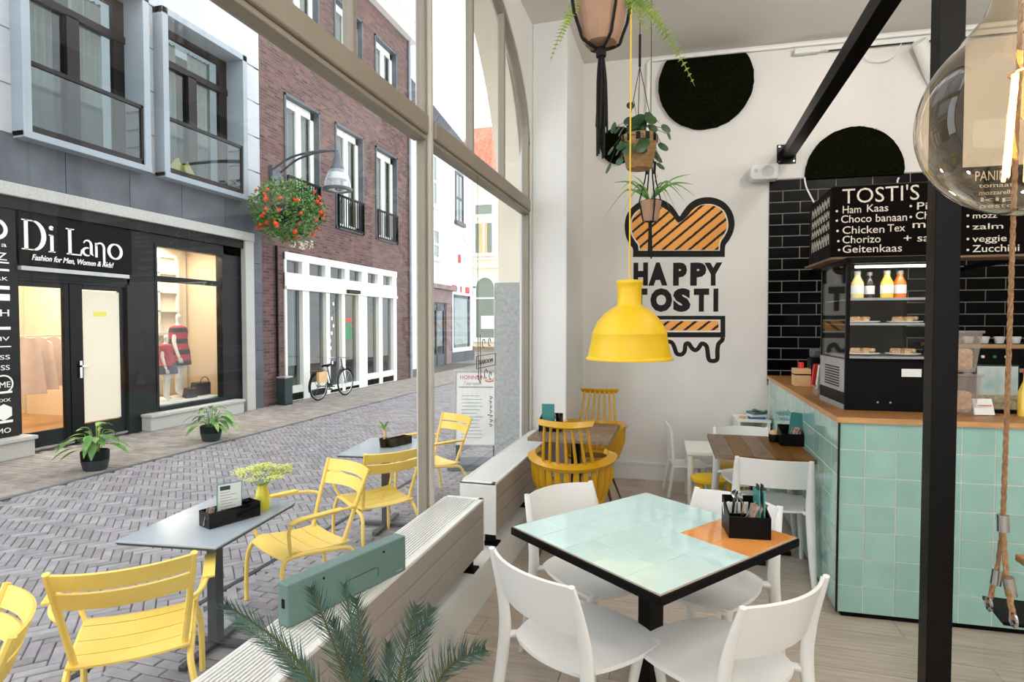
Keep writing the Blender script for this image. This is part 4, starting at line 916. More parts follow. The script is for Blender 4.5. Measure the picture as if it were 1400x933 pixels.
mb = MB(); mb.surf(lambda p, q: (-.32+.27*p, (q-.5)*.2*(1-.65*p), .86-.03*(2*q-1)**2+.02*p), 6, 6, .04); mb.build('saddle', M['black'], bk, smooth=True); mb = MB(); mb.tube([(-.19, 0, .75), (-.22, 0, .85)], .013, 6); mb.build('seat_post', M['chrome'], bk)
mb = MB(); mb.box((-.82, -.06, .72), (-.38, .06, .735)); mb.tube([(-.8, .05, .72), (-.56, .05, .35)], .006, 5); mb.tube([(-.8, -.05, .72), (-.56, -.05, .35)], .006, 5); mb.build('carrier', M['dgrey'], bk)
mb = MB(); mb.box((-.24, .03, .27), (.04, .05, .38)); mb.build('chain_guard', M['black'], bk, bevel=.01)
mb = MB(); mb.cyl((.47, 0, .72), (.53, 0, .72), .03, .04, 10); mb.build('headlamp', M['chrome'], bk); mb = MB(); mb.tube([(-.05, .1, .3), (-.05, -.1, .3)], .012, 5); mb.tube([(-.05, .1, .3), (.08, .12, .22)], .01, 5); mb.box((.04, .09, .2), (.13, .17, .225)); mb.build('pedal', M['black'], bk)
mb = MB(); mb.tube([(-.5, .06, .33), (-.52, .16, .02)], .01, 5); mb.build('kickstand', M['black'], bk)
tag(MB().box((-.16, -.07, -.1), (.16, -.0, .16)).build('bag', M['palewood']), 'tan saddlebag hanging beside the rear carrier of the bicycle', 'bag'); o = bpy.data.objects['bag']; o.location = (-8.33, 12.27, GZ+.55); o.rotation_euler = (0, 0, math.radians(88))
# street lamp on the brick wall
t = thing('street_lamp', 'bell shaped street lamp on twin curved arms from the brick wall', 'lamp', (-9, 11.5, 5.1))
mb = MB(); mb.box((-.0, -.16, -.35), (.1, .16, .1)); mb.build('wall_bracket', M['greymetal'], t, bevel=.01)
L0 = D(461, 206, 12.1); lx, ly, lz = L0.x+9, L0.y-11.5, L0.z-5.1
for s_ in (-1, 1):
    mb = MB(); mb.tube(spline([(.08, s_*.14, .0), (lx*.35, ly*.35+s_*.1, lz*.5+.12), (lx*.7, ly*.7+s_*.04, lz*.85+.1), (lx, ly, lz)], 6), .025, 7); mb.build('arm', M['greymetal'], t, smooth=True)
LB = Vector((lx, ly, lz))
MB().lathe([(.03, .0), (.05, -.08), (.09, -.26), (.16, -.40)], 18, LB).build('cap', M['greymetal'], t, smooth=True)
MB().lathe([(.16, -.40), (.22, -.50), (.27, -.66), (.285, -.8), (.001, -.86)], 22, LB).build('bell', M['lamphood'], t, smooth=True)
MB().lathe([(.27, -.76), (.30, -.78), (.30, -.82), (.27, -.82)], 22, LB).build('rim', M['greymetal'], t, smooth=True)
MB().lathe([(.001, -.42), (.14, -.46), (.2, -.6), (.06, -.62), (.05, -.72), (.001, -.74)], 16, LB).build('reflector', M['whitemetal'], t, smooth=True)
# hanging flower basket
BC = D(393, 288, 12.6); t = thing('flower_basket', 'large hanging basket of green foliage and orange flowers on the brick corner', 'plant', tuple(BC))
MB().lathe([(.001, -.3), (.2, -.26), (.34, -.1), (.38, .05), (.001, .05)], 16).build('basket', M['dark'], t)
mb = MB(); mb.tube([(-.3, 0, .1), (-.95, -.15, .35)], .02, 6); mb.build('bracket', M['greymetal'], t)
mb = MB(); fo = MB()
def bsh(a, e): return Vector((math.cos(a)*math.cos(e)*.72, math.sin(a)*math.cos(e)*.72, math.sin(e)*.66))
for k in range(2600):
    a = R.uniform(0, 2*PI); e = math.asin(R.uniform(-1, 1)); p = bsh(a, e)*R.uniform(.72, 1.02)*(1+.12*math.sin(5*a)*math.cos(3*e)); d_ = Vector((R.uniform(-1, 1), R.uniform(-1, 1), R.uniform(-.6, .9))).normalized()*R.uniform(.07, .12)
    leafmesh(mb, p, p+d_, .055, n=2, side=Vector((R.uniform(-1, 1), R.uniform(-1, 1), R.uniform(-1, 1))))
o = mb.build('foliage', M['leaf'], t); o['kind'] = 'stuff'
fm = None
for k in range(46):
    a = R.uniform(0, 2*PI); e = R.uniform(-1.2, .7); p = bsh(a, e)*1.03
    if fm is None:
        mb = MB()
        for j in range(7):
            b_ = j*2*PI/7; leafmesh(mb, (0, 0, 0), (.06*math.cos(b_), .06*math.sin(b_), .03*(j % 2)), .05, n=2, side=Vector((-math.sin(b_), math.cos(b_), .4)))
        mb.lathe([(.001, -.02), (.035, 0), (.03, .03), (.001, .04)], 7); o = mb.build('flower', M['flower'], t); o.location = p; fm = o.data
    else: o = kid('flower', fm, t); o.location = p
    o.rotation_euler = (R.uniform(-1, 1), R.uniform(-1, 1), R.uniform(0, 6)); 
mb = MB()
for k in range(60):
    p = Vector((R.uniform(.1, .45), R.uniform(-.1, .35), -.68+R.uniform(-.12, .08))); leafmesh(mb, p, p+Vector((R.uniform(-.05, .05), R.uniform(-.05, .05), -.05)), .04, n=2)
o = mb.build('white_blossom', M['flowerw'], t); o['kind'] = 'stuff'
# yellow parasol cloth behind the balustrade glass
t = MB(); cc = WX(248, 232, -9.05); t.surf(lambda p, q: cc+Vector((.02*math.sin(9*p), (p-.5)*.75*(1-.6*q), (q-.5)*.3+.05*math.sin(7*p))), 12, 6, .02); tag(t.build('cushion', M['yellow'], smooth=True), 'crumpled yellow cushion behind the glass balustrade of the right upper window', 'cushion')
# ---------------------------------------------------------------- shop window display
def mannequin(label, loc, h, dressmat, skirt, rz, dresslen):
    t = thing('mannequin', label, 'mannequin', loc, rz, 'mannequins in the fashion shop window'); k = h/1.75
    V = {'pelvis': (0, 0, .95), 'waist': (0, 0, 1.12), 'chest': (0, 0, 1.33), 'neck': (0, 0, 1.47), 'n2': (0, .01, 1.53), 'head': (0, .01, 1.62), 'top': (0, 0, 1.71)}
    verts = [(0, 0, .95), (0, 0, 1.12), (0, 0, 1.34), (0, 0, 1.47), (0, .01, 1.54), (0, .012, 1.63), (0, .0, 1.71)]; ed_ = [(0, 1), (1, 2), (2, 3), (3, 4), (4, 5), (5, 6)]; rd = [.15, .115, .14, .06, .05, .085, .06]
    for s_ in (-1, 1):
        i = len(verts); verts += [(s_*.09, 0, .88), (s_*.10, .01, .5), (s_*.105, -.01, .12), (s_*.11, .1, .03)]; rd += [.09, .056, .04, .03]; ed_ += [(0, i), (i, i+1), (i+1, i+2), (i+2, i+3)]
        i = len(verts); verts += [(s_*.17, 0, 1.41), (s_*.23, -.02, 1.15), (s_*.27, .05, .92), (s_*.28, .09, .82)]; rd += [.055, .042, .032, .03]; ed_ += [(2, i), (i, i+1), (i+1, i+2), (i+2, i+3)]
    me = bpy.data.meshes.new('body'); me.from_pydata([tuple(c*k for c in v) for v in verts], ed_, []); me.materials.append(M['skinw'])
    o = link('body', me, t); sk = o.modifiers.new('skin', 'SKIN'); sk.use_smooth_shade = True
    for i, r in enumerate(rd): me.skin_vertices[0].data[i].radius = (r*k, r*k*.8)
    me.skin_vertices[0].data[0].use_root = True; s2 = o.modifiers.new('s', 'SUBSURF'); s2.levels = 2; s2.render_levels = 2
    for s_ in (-1, 1):
        mb = MB()
        for f in range(4): mb.tube([((s_*.28+.0)*k, (.075+.018*f)*k, .82*k), ((s_*.28)*k, (.085+.022*f)*k, (.75-.01*(f % 3))*k), ((s_*.275)*k, (.085+.022*f)*k, (.71+.01*(f % 2))*k)], [.010*k, .009*k, .006*k], 6)
        mb.tube([((s_*.27)*k, .07*k, .84*k), ((s_*.25)*k, .12*k, .79*k), (s_*.245*k, .13*k, .76*k)], [.011*k, .01*k, .007*k], 6); mb.build('hand', M['skinw'], o, smooth=True)
    mb = MB(); z0 = 1.47; prof_ = [(.08, 1.475), (.18, 1.44), (.215, 1.34), (.20, 1.2), (.215, 1.08), (.25, .95), (.28, dresslen)]
    n_ = 24; kk = len(mb.v)
    for (r, z_) in prof_:
        for j in range(n_): a = 2*PI*j/n_; mb.v.append(Vector((r*1.12*math.cos(a)*k, r*.8*math.sin(a)*k*(1+.02*math.cos(6*a)), z_*k)))
    for i in range(len(prof_)-1):
        for j in range(n_): mb.f.append((kk+i*n_+j, kk+i*n_+(j+1) % n_, kk+(i+1)*n_+(j+1) % n_, kk+(i+1)*n_+j))
    mb.build('dress', dressmat, t, smooth=True)
    if skirt:
        mb = MB(); mb.lathe([(.22*k, (dresslen+.06)*k), (.24*k, (dresslen-.02)*k), (.27*k, (dresslen-.22)*k)], 20); mb.build('shorts', M['greycl'], t, smooth=True)
PZ = .12
m1 = WX(244, 470, -9.75); m2 = WX(227, 490, -9.5)
mannequin('tall white mannequin in a red and black striped dress behind the shop window', (-9.75, m1.y, PZ), 1.72, M['dress'], False, math.radians(-60), .66)
mannequin('small white mannequin in a red top and dark shorts behind the shop window', (-9.5, m2.y, PZ), 1.3, M['redtop'], True, math.radians(-60), .92)
def handbag(label, px, X, w_, h_):
    c = WX(px, 540, X); t = thing('handbag', label, 'bag', (X, c.y, PZ), math.radians(85), 'handbags in the shop window')
    MB().surf(lambda p, q: (w_*(p-.5)*(1-.15*q), .07*(1-.5*q), h_*q), 6, 4, .13).build('body', M['leather'], t, smooth=True)
    mb = MB(); mb.tube([(w_*.25*math.cos(a), 0, h_+.12*math.sin(a)) for a in [PI*i/10 for i in range(11)]], .009, 6); mb.build('handle', M['leather'], t, smooth=True)
handbag('larger dark leather handbag with a round handle in the shop window', 280, -9.45, .42, .26); handbag('smaller dark leather bag left of the larger one in the shop window', 266, -9.3, .24, .18)
# clothes rail behind the left door
t = thing('clothes_rail', 'metal clothes rail seen through the left shop door', 'rail', (-10.3, WX(65, 480, -10.3).y, -.1)); mb = MB(); mb.tube([(0, -.7, 1.5), (0, .8, 1.5)], .015, 6); mb.tube([(0, -.7, 0), (0, -.7, 1.5)], .015, 6); mb.tube([(0, .8, 0), (0, .8, 1.5)], .015, 6); mb.build('rail', M['silver'], t)
cy = WX(65, 480, -10.3).y
for k, (dy, mt_, L_) in enumerate(((-.35, 'pinkcl', .95), (-.15, 'pinkcl', .9), (.1, 'pinkcl', .85), (.5, 'leather', .5), (.62, 'greycl', .5))):
    mb = MB(); mb.surf(lambda p, q: ((p-.5)*(.36+.18*q), .02*math.sin(8*p+k), -L_*q-(.1*abs(2*p-1) if q == 0 else 0)), 10, 6, .04); o = mb.build('garment', M[mt_], smooth=True); o.location = (-10.3, cy+dy, 1.39); o.rotation_euler = (0, 0, math.radians(50))
    tag(o, (('%s pale pink dress on the rail behind the left shop door' % ('leftmost', 'second', 'third')[k]) if mt_ == 'pinkcl' else ('dark leather jacket hanging on the rail behind the shop door' if mt_ == 'leather' else 'grey jacket at the right end of the rail behind the shop door')), 'garment', 'garments on the shop rail')
# ================================================================ RADIATORS AND THINGS AT THE WINDOW
def radiator(label, y0, y1, zt, zb, lengthwise):
    t = thing('radiator', label, 'radiator', (-1.18, (y0+y1)/2, .227), 0, 'radiators under the window')
    xa, xb = -1.295, -1.065
    n_ = 3; h_ = (zt-zb)/n_
    for k in range(n_):
        mb = MB(); mb.box((xb-.02, y0+.01, zb+k*h_+.0015), (xb, y1-.01, zb+(k+1)*h_-.0015)); mb.build('front_panel', M['radfront'], t, world=True, bevel=.003)
    MB().box((xb-.012, y0+.012, zb+.01), (xb-.008, y1-.012, zt-.01)).build('seam_backing', M['grillgap'], t, world=True)
    MB().box((xa, y0+.01, zb), (xa+.015, y1-.01, zt)).build('back_panel', M['whitemetal'], t, world=True)
    for ya, yb in ((y0, y0+.012), (y1-.012, y1)):
        MB().box((xa-.002, ya, zb-.005), (xb+.002, yb, zt+.001)).build('end_cap', M['whitemetal'], t, world=True, bevel=.004)
    mb = MB(); mb.box((xa, y0, zt-.012), (xa+.012, y1, zt+.003)); mb.box((xb-.028, y0, zt-.012), (xb+.001, y1, zt+.003)); mb.box((xa, y0, zt-.012), (xb, y0+.03, zt+.003)); mb.box((xa, y1-.03, zt-.012), (xb, y1, zt+.003))
    mb.build('top_rim', M['whitemetal'], t, world=True, bevel=.002)
    MB().box((xa+.01, y0+.01, zt-.13), (xb-.02, y1-.01, zt-.12)).build('inner_tray', M['grillgap'], t, world=True)
    if lengthwise:
        n2 = 13; w_ = (xb-.028-xa-.012)/n2
        for k in range(n2):
            x = xa+.012+k*w_; MB().box((x+w_*.22, y0+.02, zt-.02), (x+w_*.76, y1-.02, zt+.001)).build('slat', M['whitemetal'], t, world=True)
    else:
        mb = MB(); y = y0+.03
        while y < y1-.03: mb.box((xa+.012, y, zt-.02), (xb-.028, y+.008, zt+.001)); y += .0135
        for k in range(1, 9): x = xa+.012+k*(xb-.04-xa)/9; mb.box((x-.002, y0+.02, zt-.015), (x+.002, y1-.02, zt-.001))
        o = mb.build('mesh_grille', M['whitemetal'], t, world=True); o['kind'] = 'stuff'
    for y in (y0+.1, y1-.1, (y0+y1)/2):
        mb = MB(); mb.box((-1.16, y-.02, .227), (-1.10, y+.02, zb+.01)); mb.box((-1.17, y-.045, .227), (-1.075, y+.045, .24)); mb.build('foot', M['black'], t, world=True, bevel=.003)
    return t
radiator('near white convector radiator with lengthwise slats, teal box lying on it', .72, 3.13, .605, .315, True)
radiator('far white convector radiator with mesh top reaching to the corner table', 3.345, 5.12, .633, .322, False)
tz = .609; tb_ = thing('wall_box', 'grey teal metal box standing on its edge on the near radiator', 'box', (-1.215, 1.6, tz), math.atan2(.513, .163))
mb = MB(); mb.box((0, 0, 0), (.54, .058, .142)); o = mb.build('casing', M['teal'], tb_, bevel=.005)
mb = MB()
for x in (.14, .42): mb.cyl((x, -.002, .115), (x, .0, .115), .0045, n=8)
mb.build('screw', M['black'], tb_)
MB().box((-.002, .02, .06), (.0, .034, .09)).build('keyhole_slot', M['black'], tb_)
mb = MB()
ribbon(mb, Fr((.0, -.0005, 0), (1, 0, 0)), [(.24, .03), (.24, .062), (.25, .068), (.38, .068), (.39, .062), (.39, .03)], .0016, 0, .001); mb.build('hatch_line', M['dgrey'], tb_)
MB().box((.485, -.001, .012), (.52, 0, .017)).build('maker_plate', M['silver'], tb_)
# sign reflected in the pane, modelled as a thin plate and rods
sgp = thing('sign_reflection', 'dark sign reflection on the right window pane, modelled as thin frame and rods', 'sign', tuple(WX(664, 490, -1.29)), math.radians(90))
c = WX(664, 493, -1.29); FS = Fr(c, (0, 1, 0))
def sp(px, py): p = WX(px, py, -1.29); return (p.y-c.y, p.z-c.z)
a0 = sp(651, 487); a1 = sp(677, 503)
mb = MB(); FS.ring(mb, a0[0], a1[0], a1[1]+.02, a0[1]+.0, 0, .004, .004); mb.build('plate_frame', M['dgrey'], sgp, world=True)
text('TEAROOM', FS, a0[0]+.02, a1[1]+.045, .03, M['dgrey'], 'lettering', sgp, width=(a1[0]-a0[0])*.8, d=0, th=.003)
mb = MB()
for px in (653, 656): q0 = sp(px, 458); q1 = sp(px+1, 520); ribbon(mb, FS, [q0, q1], .004, 0, .004)
q = sp(656, 524); ribbon(mb, FS, [sp(653, 514), q, sp(658, 514)], .004, 0, .004)
for px, py, r_ in ((664, 511, .03), (670, 514, .025), (661, 470, .03), (669, 468, .026)): s_ = sp(px, py); ribbon(mb, FS, arc(s_, r_, 0, 300, 12), .004, 0, .004)
ribbon(mb, FS, [sp(653, 458), (sp(653, 458)[0], 2.575-c.z)], .0022, 0, .003)
mb.build('scroll_rods', M['dgrey'], sgp, world=True)
# ================================================================ MINT TABLE
TA = math.radians(52.5)
tt = thing('tiled_table', 'square cafe table topped with mint and orange tiles in the foreground', 'table', (-.107, 2.44, 0), TA)
MB().box((-.425, -.395, .712), (.425, .395, .743)).build('top_edge', M['black'], tt, bevel=.003)
MB().box((-.418, -.388, .743), (.418, .388, .7475)).build('grout_bed', M['tgrout'], tt)
tm = {}
for i in range(5):
    for j in range(5):
        u0 = -.415+i*.166; v0 = -.3845+j*.1538; org = i >= 3 and j <= 1
        if org not in tm: o = MB().box((0, 0, 0), (.1635, .1513, .0045)).build('tile', M['torange' if org else 'tmint'], tt, bevel=.0008); tm[org] = o
        else: o = tm[org].copy(); C.objects.link(o); o.parent = tt
        o.location = (u0, v0, .745)
MB().box((-.045, -.03, .03), (.045, .03, .715)).build('column', M['steel'], tt, bevel=.004)
mb = MB(); mb.cbox((0, 0, .7), (.5, .06, .02)); mb.cbox((0, 0, .7), (.06, .5, .02)); mb.build('top_cross', M['steel'], tt)
mb = MB(); mb.cbox((0, 0, .02), (.62, .07, .035), PI/4); mb.cbox((0, 0, .02), (.07, .62, .034), PI/4); mb.build('foot_cross', M['steel'], tt, bevel=.006)
def white_chair(label):
    t = thing('white_chair', label, 'chair', (0, 0, 0)); P_ = M['plastic']
    def seat(p, q):
        u, v = 2*p-1, 2*q-1
        x = u*math.sqrt(1-.32*v*v); y = v*math.sqrt(1-.32*u*u)
        wd = .235-.035*(1-q)*1.0; r2 = u*u*.6+v*v*.5
        return (x*wd*1.03, y*.235+.012, .452-.018*(1-u*u)*(1-v*v)-.012*max(0, r2-.7)-.012*max(0, v)**3)
    MB().surf(seat, 16, 16, .014).build('seat', P_, t, smooth=True, ang=60)
    for s_ in (-1, 1):
        pts = spline([(s_*.232, -.275, 0), (s_*.222, -.225, .22), (s_*.214, -.195, .44), (s_*.212, -.212, .60), (s_*.208, -.262, .775)], 5); n_ = len(pts)
        MB().tube(pts, [.012+.016*math.sin(PI*min(1, max(0, (i/(n_-1))*.93+.05))) for i in range(n_)], 12, sq=.72).build('leg', P_, t, smooth=True, ang=60)
        pts = spline([(s_*.218, .235, 0), (s_*.205, .212, .25), (s_*.192, .18, .442)], 5); n_ = len(pts)
        MB().tube(pts, [.013+.011*i/(n_-1) for i in range(n_)], 12, sq=.8).build('leg', P_, t, smooth=True, ang=60)
        MB().tube([(s_*.214, -.2, .43), (s_*.17, -.16, .437)], [.016, .012], 10).build('seat_joint', P_, t, smooth=True)
    def back(p, q):
        u = 2*p-1; z = .592+.178*q+.006*(1-u*u)
        return (u*.205, -.205-.06*(1-u*u)-.052*q+.012, z)
    MB().surf(back, 20, 5, -.011).build('backrest', P_, t, smooth=True, ang=50)
    return t
WG = 'white plastic chairs'
def ch(mid, ang): a = math.radians(ang); return (mid[0]+.238*math.cos(a), mid[1]+.238*math.sin(a), 0), math.radians(ang-90)
wc = white_chair('white plastic chair at the lower left of the tiled table, nearest the palm'); wc.location, rz_ = ch((-.477, 1.929), 55); wc.rotation_euler = (0, 0, rz_); wc['group'] = WG
XF[wc.name] = Matrix.Translation(wc.location) @ Matrix.Rotation(rz_, 4, 'Z')
for mid, ang, lb in (((.307, 1.966), 137, 'white plastic chair at the lower right of the tiled table, back towards us'), ((-.561, 2.874), -39, 'white plastic chair behind the left corner of the tiled table, by the radiator'), ((.252, 2.952), -122, 'white plastic chair behind the tiled table, half hidden by the black caddy'), ((.556, 3.874), 86, 'white plastic chair at the plank table beside the mint counter')):
    l_, r_ = ch(mid, ang); dup(wc, l_, r_, lb, WG)
# white chair on the far side of the plank table
l_, r_ = ch((.48, 4.965), -76); dup(wc, l_, r_, 'white plastic chair on the far side of the plank table, seat seen under the top', WG)
def caddy(label, loc, rz, L_=.16, W_=.15, cards=2, h_=.085, group='black table caddies'):
    t = thing('caddy', label, 'caddy', loc, rz, group)
    mb = MB(); th_ = .006; mb.box((-L_/2, -W_/2, 0), (L_/2, W_/2, th_)); mb.box((-L_/2, -W_/2, th_), (L_/2, -W_/2+th_, h_))
    mb.add([(-L_/2, -W_/2, th_), (-L_/2, W_/2, th_), (-L_/2, W_/2, h_*1.55), (-L_/2, -W_/2, h_), (-L_/2+th_, -W_/2, th_), (-L_/2+th_, W_/2, th_), (-L_/2+th_, W_/2, h_*1.55), (-L_/2+th_, -W_/2, h_)], [(0, 3, 2, 1), (4, 5, 6, 7), (3, 7, 6, 2), (1, 2, 6, 5), (0, 4, 7, 3), (0, 1, 5, 4)])
    mb.add([(L_/2, -W_/2, th_), (L_/2, W_/2, th_), (L_/2, W_/2, h_*1.55), (L_/2, -W_/2, h_), (L_/2-th_, -W_/2, th_), (L_/2-th_, W_/2, th_), (L_/2-th_, W_/2, h_*1.55), (L_/2-th_, -W_/2, h_)], [(0, 1, 2, 3), (4, 7, 6, 5), (3, 2, 6, 7), (1, 5, 6, 2), (0, 3, 7, 4), (0, 4, 5, 1)])
    mb.box((-L_/2, W_/2-th_, th_), (L_/2, W_/2, h_*1.55)); mb.build('box', M['blackpl'], t)
    MB().box((-L_/2+th_, -.003, th_), (L_/2-th_, .003, h_*.9)).build('divider', M['blackpl'], t)
    return t
cz = .7505; ca_ = math.radians(7); cx_, cy_ = .262, 2.53
cad = caddy('black caddy of cutlery and menu cards on the orange corner of the tiled table', (cx_, cy_, cz), ca_, .158, .15)
def inc(u, v, z=.008): return (cx_+u*math.cos(ca_)-v*math.sin(ca_), cy_+u*math.sin(ca_)+v*math.cos(ca_), cz+z)
for k, (u, lb) in enumerate(((.045, 'left teal menu card standing in the caddy on the tiled table'), (.062, 'right teal menu card standing in the caddy on the tiled table'))):
    t = thing('menu_card', lb, 'menu', inc(u, .0), ca_+math.radians(90)); mb = MB(); mb.box((-.05, -.0025, 0), (.05, .0025, .17), Matrix.Rotation(.12-.05*k, 4, 'Y')); mb.build('board', M['tealcard'], t, bevel=.001); MB().cbox((.0, 0, .18), (.03, .006, .022)).build('clip_tab', M['binm'], t)
for k in range(3):
    sachet(inc(-.01+.014*k, -.035+.02*k), ca_, .42, ('left', 'middle', 'right')[k]+' brown printed napkin packet leaning in the caddy on the tiled table', .045, .125, group='napkin packets in the caddy')
def cutlery(loc, rz, tilt, kind, group):
    m_ = Matrix.Translation(loc) @ Matrix.Rotation(rz, 4, 'Z') @ Matrix.Rotation(tilt, 4, 'X') @ Matrix.Rotation(tilt*.6, 4, 'Y'); mb = MB()
    mb.surf(lambda p, q: m_ @ Vector(((p-.5)*(.006+.006*q), 0, q*.13)), 2, 4, .002)
    if kind == 'spoon': mb.surf(lambda p, q: m_ @ Vector(((p-.5)*.03*math.sin(PI*q*.98+.03), .006*math.sin(PI*q), .125+q*.04)), 5, 6, .002)
    o = mb.build(kind, M['chrome'], smooth=True); return tag(o, 'silver %s standing in the caddy on the tiled table' % kind, kind, group)
for k in range(3): cutlery(inc(-.05+.018*k, .03-.02*k), ca_+k, .12-.1*k, 'spoon', 'cutlery in the caddy')['label'] = ('leftmost', 'middle', 'rightmost')[k]+' silver spoon standing in the caddy on the tiled table'
for k in range(2): cutlery(inc(-.035+.018*k, -.04), ca_+k, .2, 'knife', 'cutlery in the caddy')['label'] = ('left', 'right')[k]+' silver knife standing in the caddy on the tiled table'
for k in range(4): sachet(inc(-.055+.02*k, .03), ca_+.3*k, -.15+.1*k, ('leftmost', 'second', 'third', 'rightmost')[k]+' white paper sachet behind the cutlery in the caddy on the tiled table', .028, .105, M['paper'], 'sachet', 'sachet', 'sachets in the caddy')
# ================================================================ CORNER TABLE AND COMB BACK CHAIRS
ct = thing('plank_table', 'brown wooden table in the window corner between two mustard chairs', 'table', (-.79, 4.6, 0), 0)
def planks(t, x0, x1, y0, y1, n_, z0, z1, mat, alongx=False):
    for k in range(n_):
        if alongx: w_ = (y1-y0)/n_; mb = MB().box((x0, y0+k*w_+.0008, z0), (x1, y0+(k+1)*w_-.0008, z1))
        else: w_ = (x1-x0)/n_; mb = MB().box((x0+k*w_+.0008, y0, z0), (x0+(k+1)*w_-.0008, y1, z1))
        mb.build('plank', mat, t, bevel=.0015)
planks(ct, -.305, .305, -.375, .375, 5, .722, .75, M['walnut'], True)
def pedestal(t, base=True):
    MB().box((-.035, -.035, .02), (.035, .035, .72)).build('column', M['steel'], t, bevel=.003)
    mb = MB(); mb.cbox((0, 0, .018), (.46, .07, .03)); mb.cbox((0, 0, .018), (.07, .5, .031)); mb.build('foot_cross', M['steel'], t, bevel=.004)
    mb = MB(); mb.cbox((0, 0, .71), (.4, .05, .02)); mb.cbox((0, 0, .71), (.05, .5, .021)); mb.build('top_cross', M['steel'], t)
pedestal(ct)
def comb_chair(label, loc, rz):
    t = thing('comb_back_armchair', label, 'chair', loc, rz, 'mustard comb back armchairs'); m_ = M['mustard']
    MB().surf(lambda p, q: ((2*p-1)*.225*math.sqrt(1-.35*(2*q-1)**2), (2*q-1)*.225*math.sqrt(1-.35*(2*p-1)**2), .445-.02*(1-(2*p-1)**2)*(1-(2*q-1)**2)), 14, 14, .022).build('seat', m_, t, smooth=True, ang=60)
    def ring(a): return Vector((.262*math.cos(a), .245*math.sin(a)-.01, .70-.035*max(0, -math.sin(a))))
    a0, a1 = math.radians(-205), math.radians(25)
    MB().surf(lambda p, q: ring(a0+(a1-a0)*p)*1+Vector((math.cos(a0+(a1-a0)*p), math.sin(a0+(a1-a0)*p), 0))*(q-.5)*(.045+.03*abs(2*p-1)**4)+Vector((0, 0, .03*(.5-q))), 34, 2, .03).build('arm_ring', m_, t, smooth=True, ang=50)
    mb = MB()
    for k in range(17):
        a = a0+(a1-a0)*(k+.5)/17; r = ring(a)
        b_ = Vector((.205*math.cos(a), .205*math.sin(a), .44)); o = MB().tube([b_, (b_+r)/2+Vector((math.cos(a), math.sin(a), 0))*.02, r-Vector((0, 0, .02))], [.026, .024, .019], 8, sq=.42).build('spindle', m_, t, smooth=True)
    for k in range(7):
        u = (k-3)/3; a = math.radians(-90+u*40); b_ = Vector((.255*math.cos(a), .235*math.sin(a)-.01, .685)); e_ = Vector((u*.135, -.30-.03*(1-u*u), .965)); MB().tube([b_, (b_+e_)/2+Vector((0, -.01, 0)), e_], [.012, .0095, .009], 7).build('back_spindle', m_, t, smooth=True)
    MB().surf(lambda p, q: ((2*p-1)*(.165+.012*q), -.295-.04*(1-(2*p-1)**2)+(q-.5)*.02, .955+.035*q-.014*(1-(2*p-1)**2)), 12, 2, -.024).build('top_rail', m_, t, smooth=True, ang=50)
    MB().lathe([(.001, .405), (.12, .405), (.15, .43), (.001, .432)], 16).build('seat_mount', M['brown'], t)
    for (sx, sy) in ((1, 1), (1, -1), (-1, 1), (-1, -1)):
        mb = MB(); mb.tube([(sx*.09, sy*.07, .415), (sx*.215, sy*.215, 0)], .0065, 6); mb.tube([(sx*.06, sy*.11, .415), (sx*.215, sy*.215, 0)], .0065, 6); mb.build('leg', M['brown'], t)
    return t
c1 = comb_chair('mustard comb back armchair with its back to us, beside the far radiator', (-.70, 3.92, 0), math.radians(2))
dup(c1, (-.735, 5.18, 0), math.radians(178), 'mustard comb back armchair facing us against the wall corner', 'mustard comb back armchairs')
cc_ = caddy('black caddy on the brown table in the window corner', (-.985, 4.55, .7505), 0, .17, .13)
t = thing('menu_card', 'dark teal menu card standing in the caddy in the window corner', 'menu', (-1.01, 4.56, .76), math.radians(8)); MB().box((-.05, -.0025, 0), (.05, .0025, .2)).build('board', M['tealcard'], t, bevel=.001)
for k in range(3): o = cutlery((-.94+.014*k, 4.55, .76), k, -.3+.12*k, 'knife', 'cutlery in the corner caddy'); o['label'] = ('left', 'middle', 'right')[k]+' knife standing in the caddy in the window corner'
# plank table by the counter
wt = thing('plank_table', 'plank topped table with a white chair beside the mint counter', 'table', (.515, 4.38, 0), math.radians(1.5))
planks(wt, -.30, .30, -.375, .375, 5, .722, .75, M['walnut']); pedestal(wt)
cd2 = caddy('black caddy on the plank table beside the mint counter', (.75, 4.475, .7505), math.radians(3), .145, .13)
t = thing('menu_card', 'teal menu card standing in the caddy beside the mint counter', 'menu', (.78, 4.49, .76), math.radians(15)); MB().box((-.05, -.0025, 0), (.05, .0025, .215), Matrix.Rotation(.1, 4, 'Y')).build('board', M['tealcard'], t, bevel=.001)
for k in range(2): sachet((.745+.02*k, 4.46, .76), .1, .35, ('left', 'right')[k]+' pale napkin packet leaning in the caddy beside the counter', .045, .12, group='napkin packets in the counter side caddy')
t = thing('sugar_pot', 'small glass pot of brown sachets at the back of the plank table', 'pot', (.655, 4.56, .7505)); MB().lathe([(.001, 0), (.032, 0), (.036, .05), (.034, .055), (.03, .006), (.001, .006)], 16).build('pot', M['blackpl'], t, smooth=True); MB().lathe([(.001, .03), (.028, .04), (.03, .07), (.015, .082), (.001, .084)], 12).build('sachets', M['palewood'], t, smooth=True)
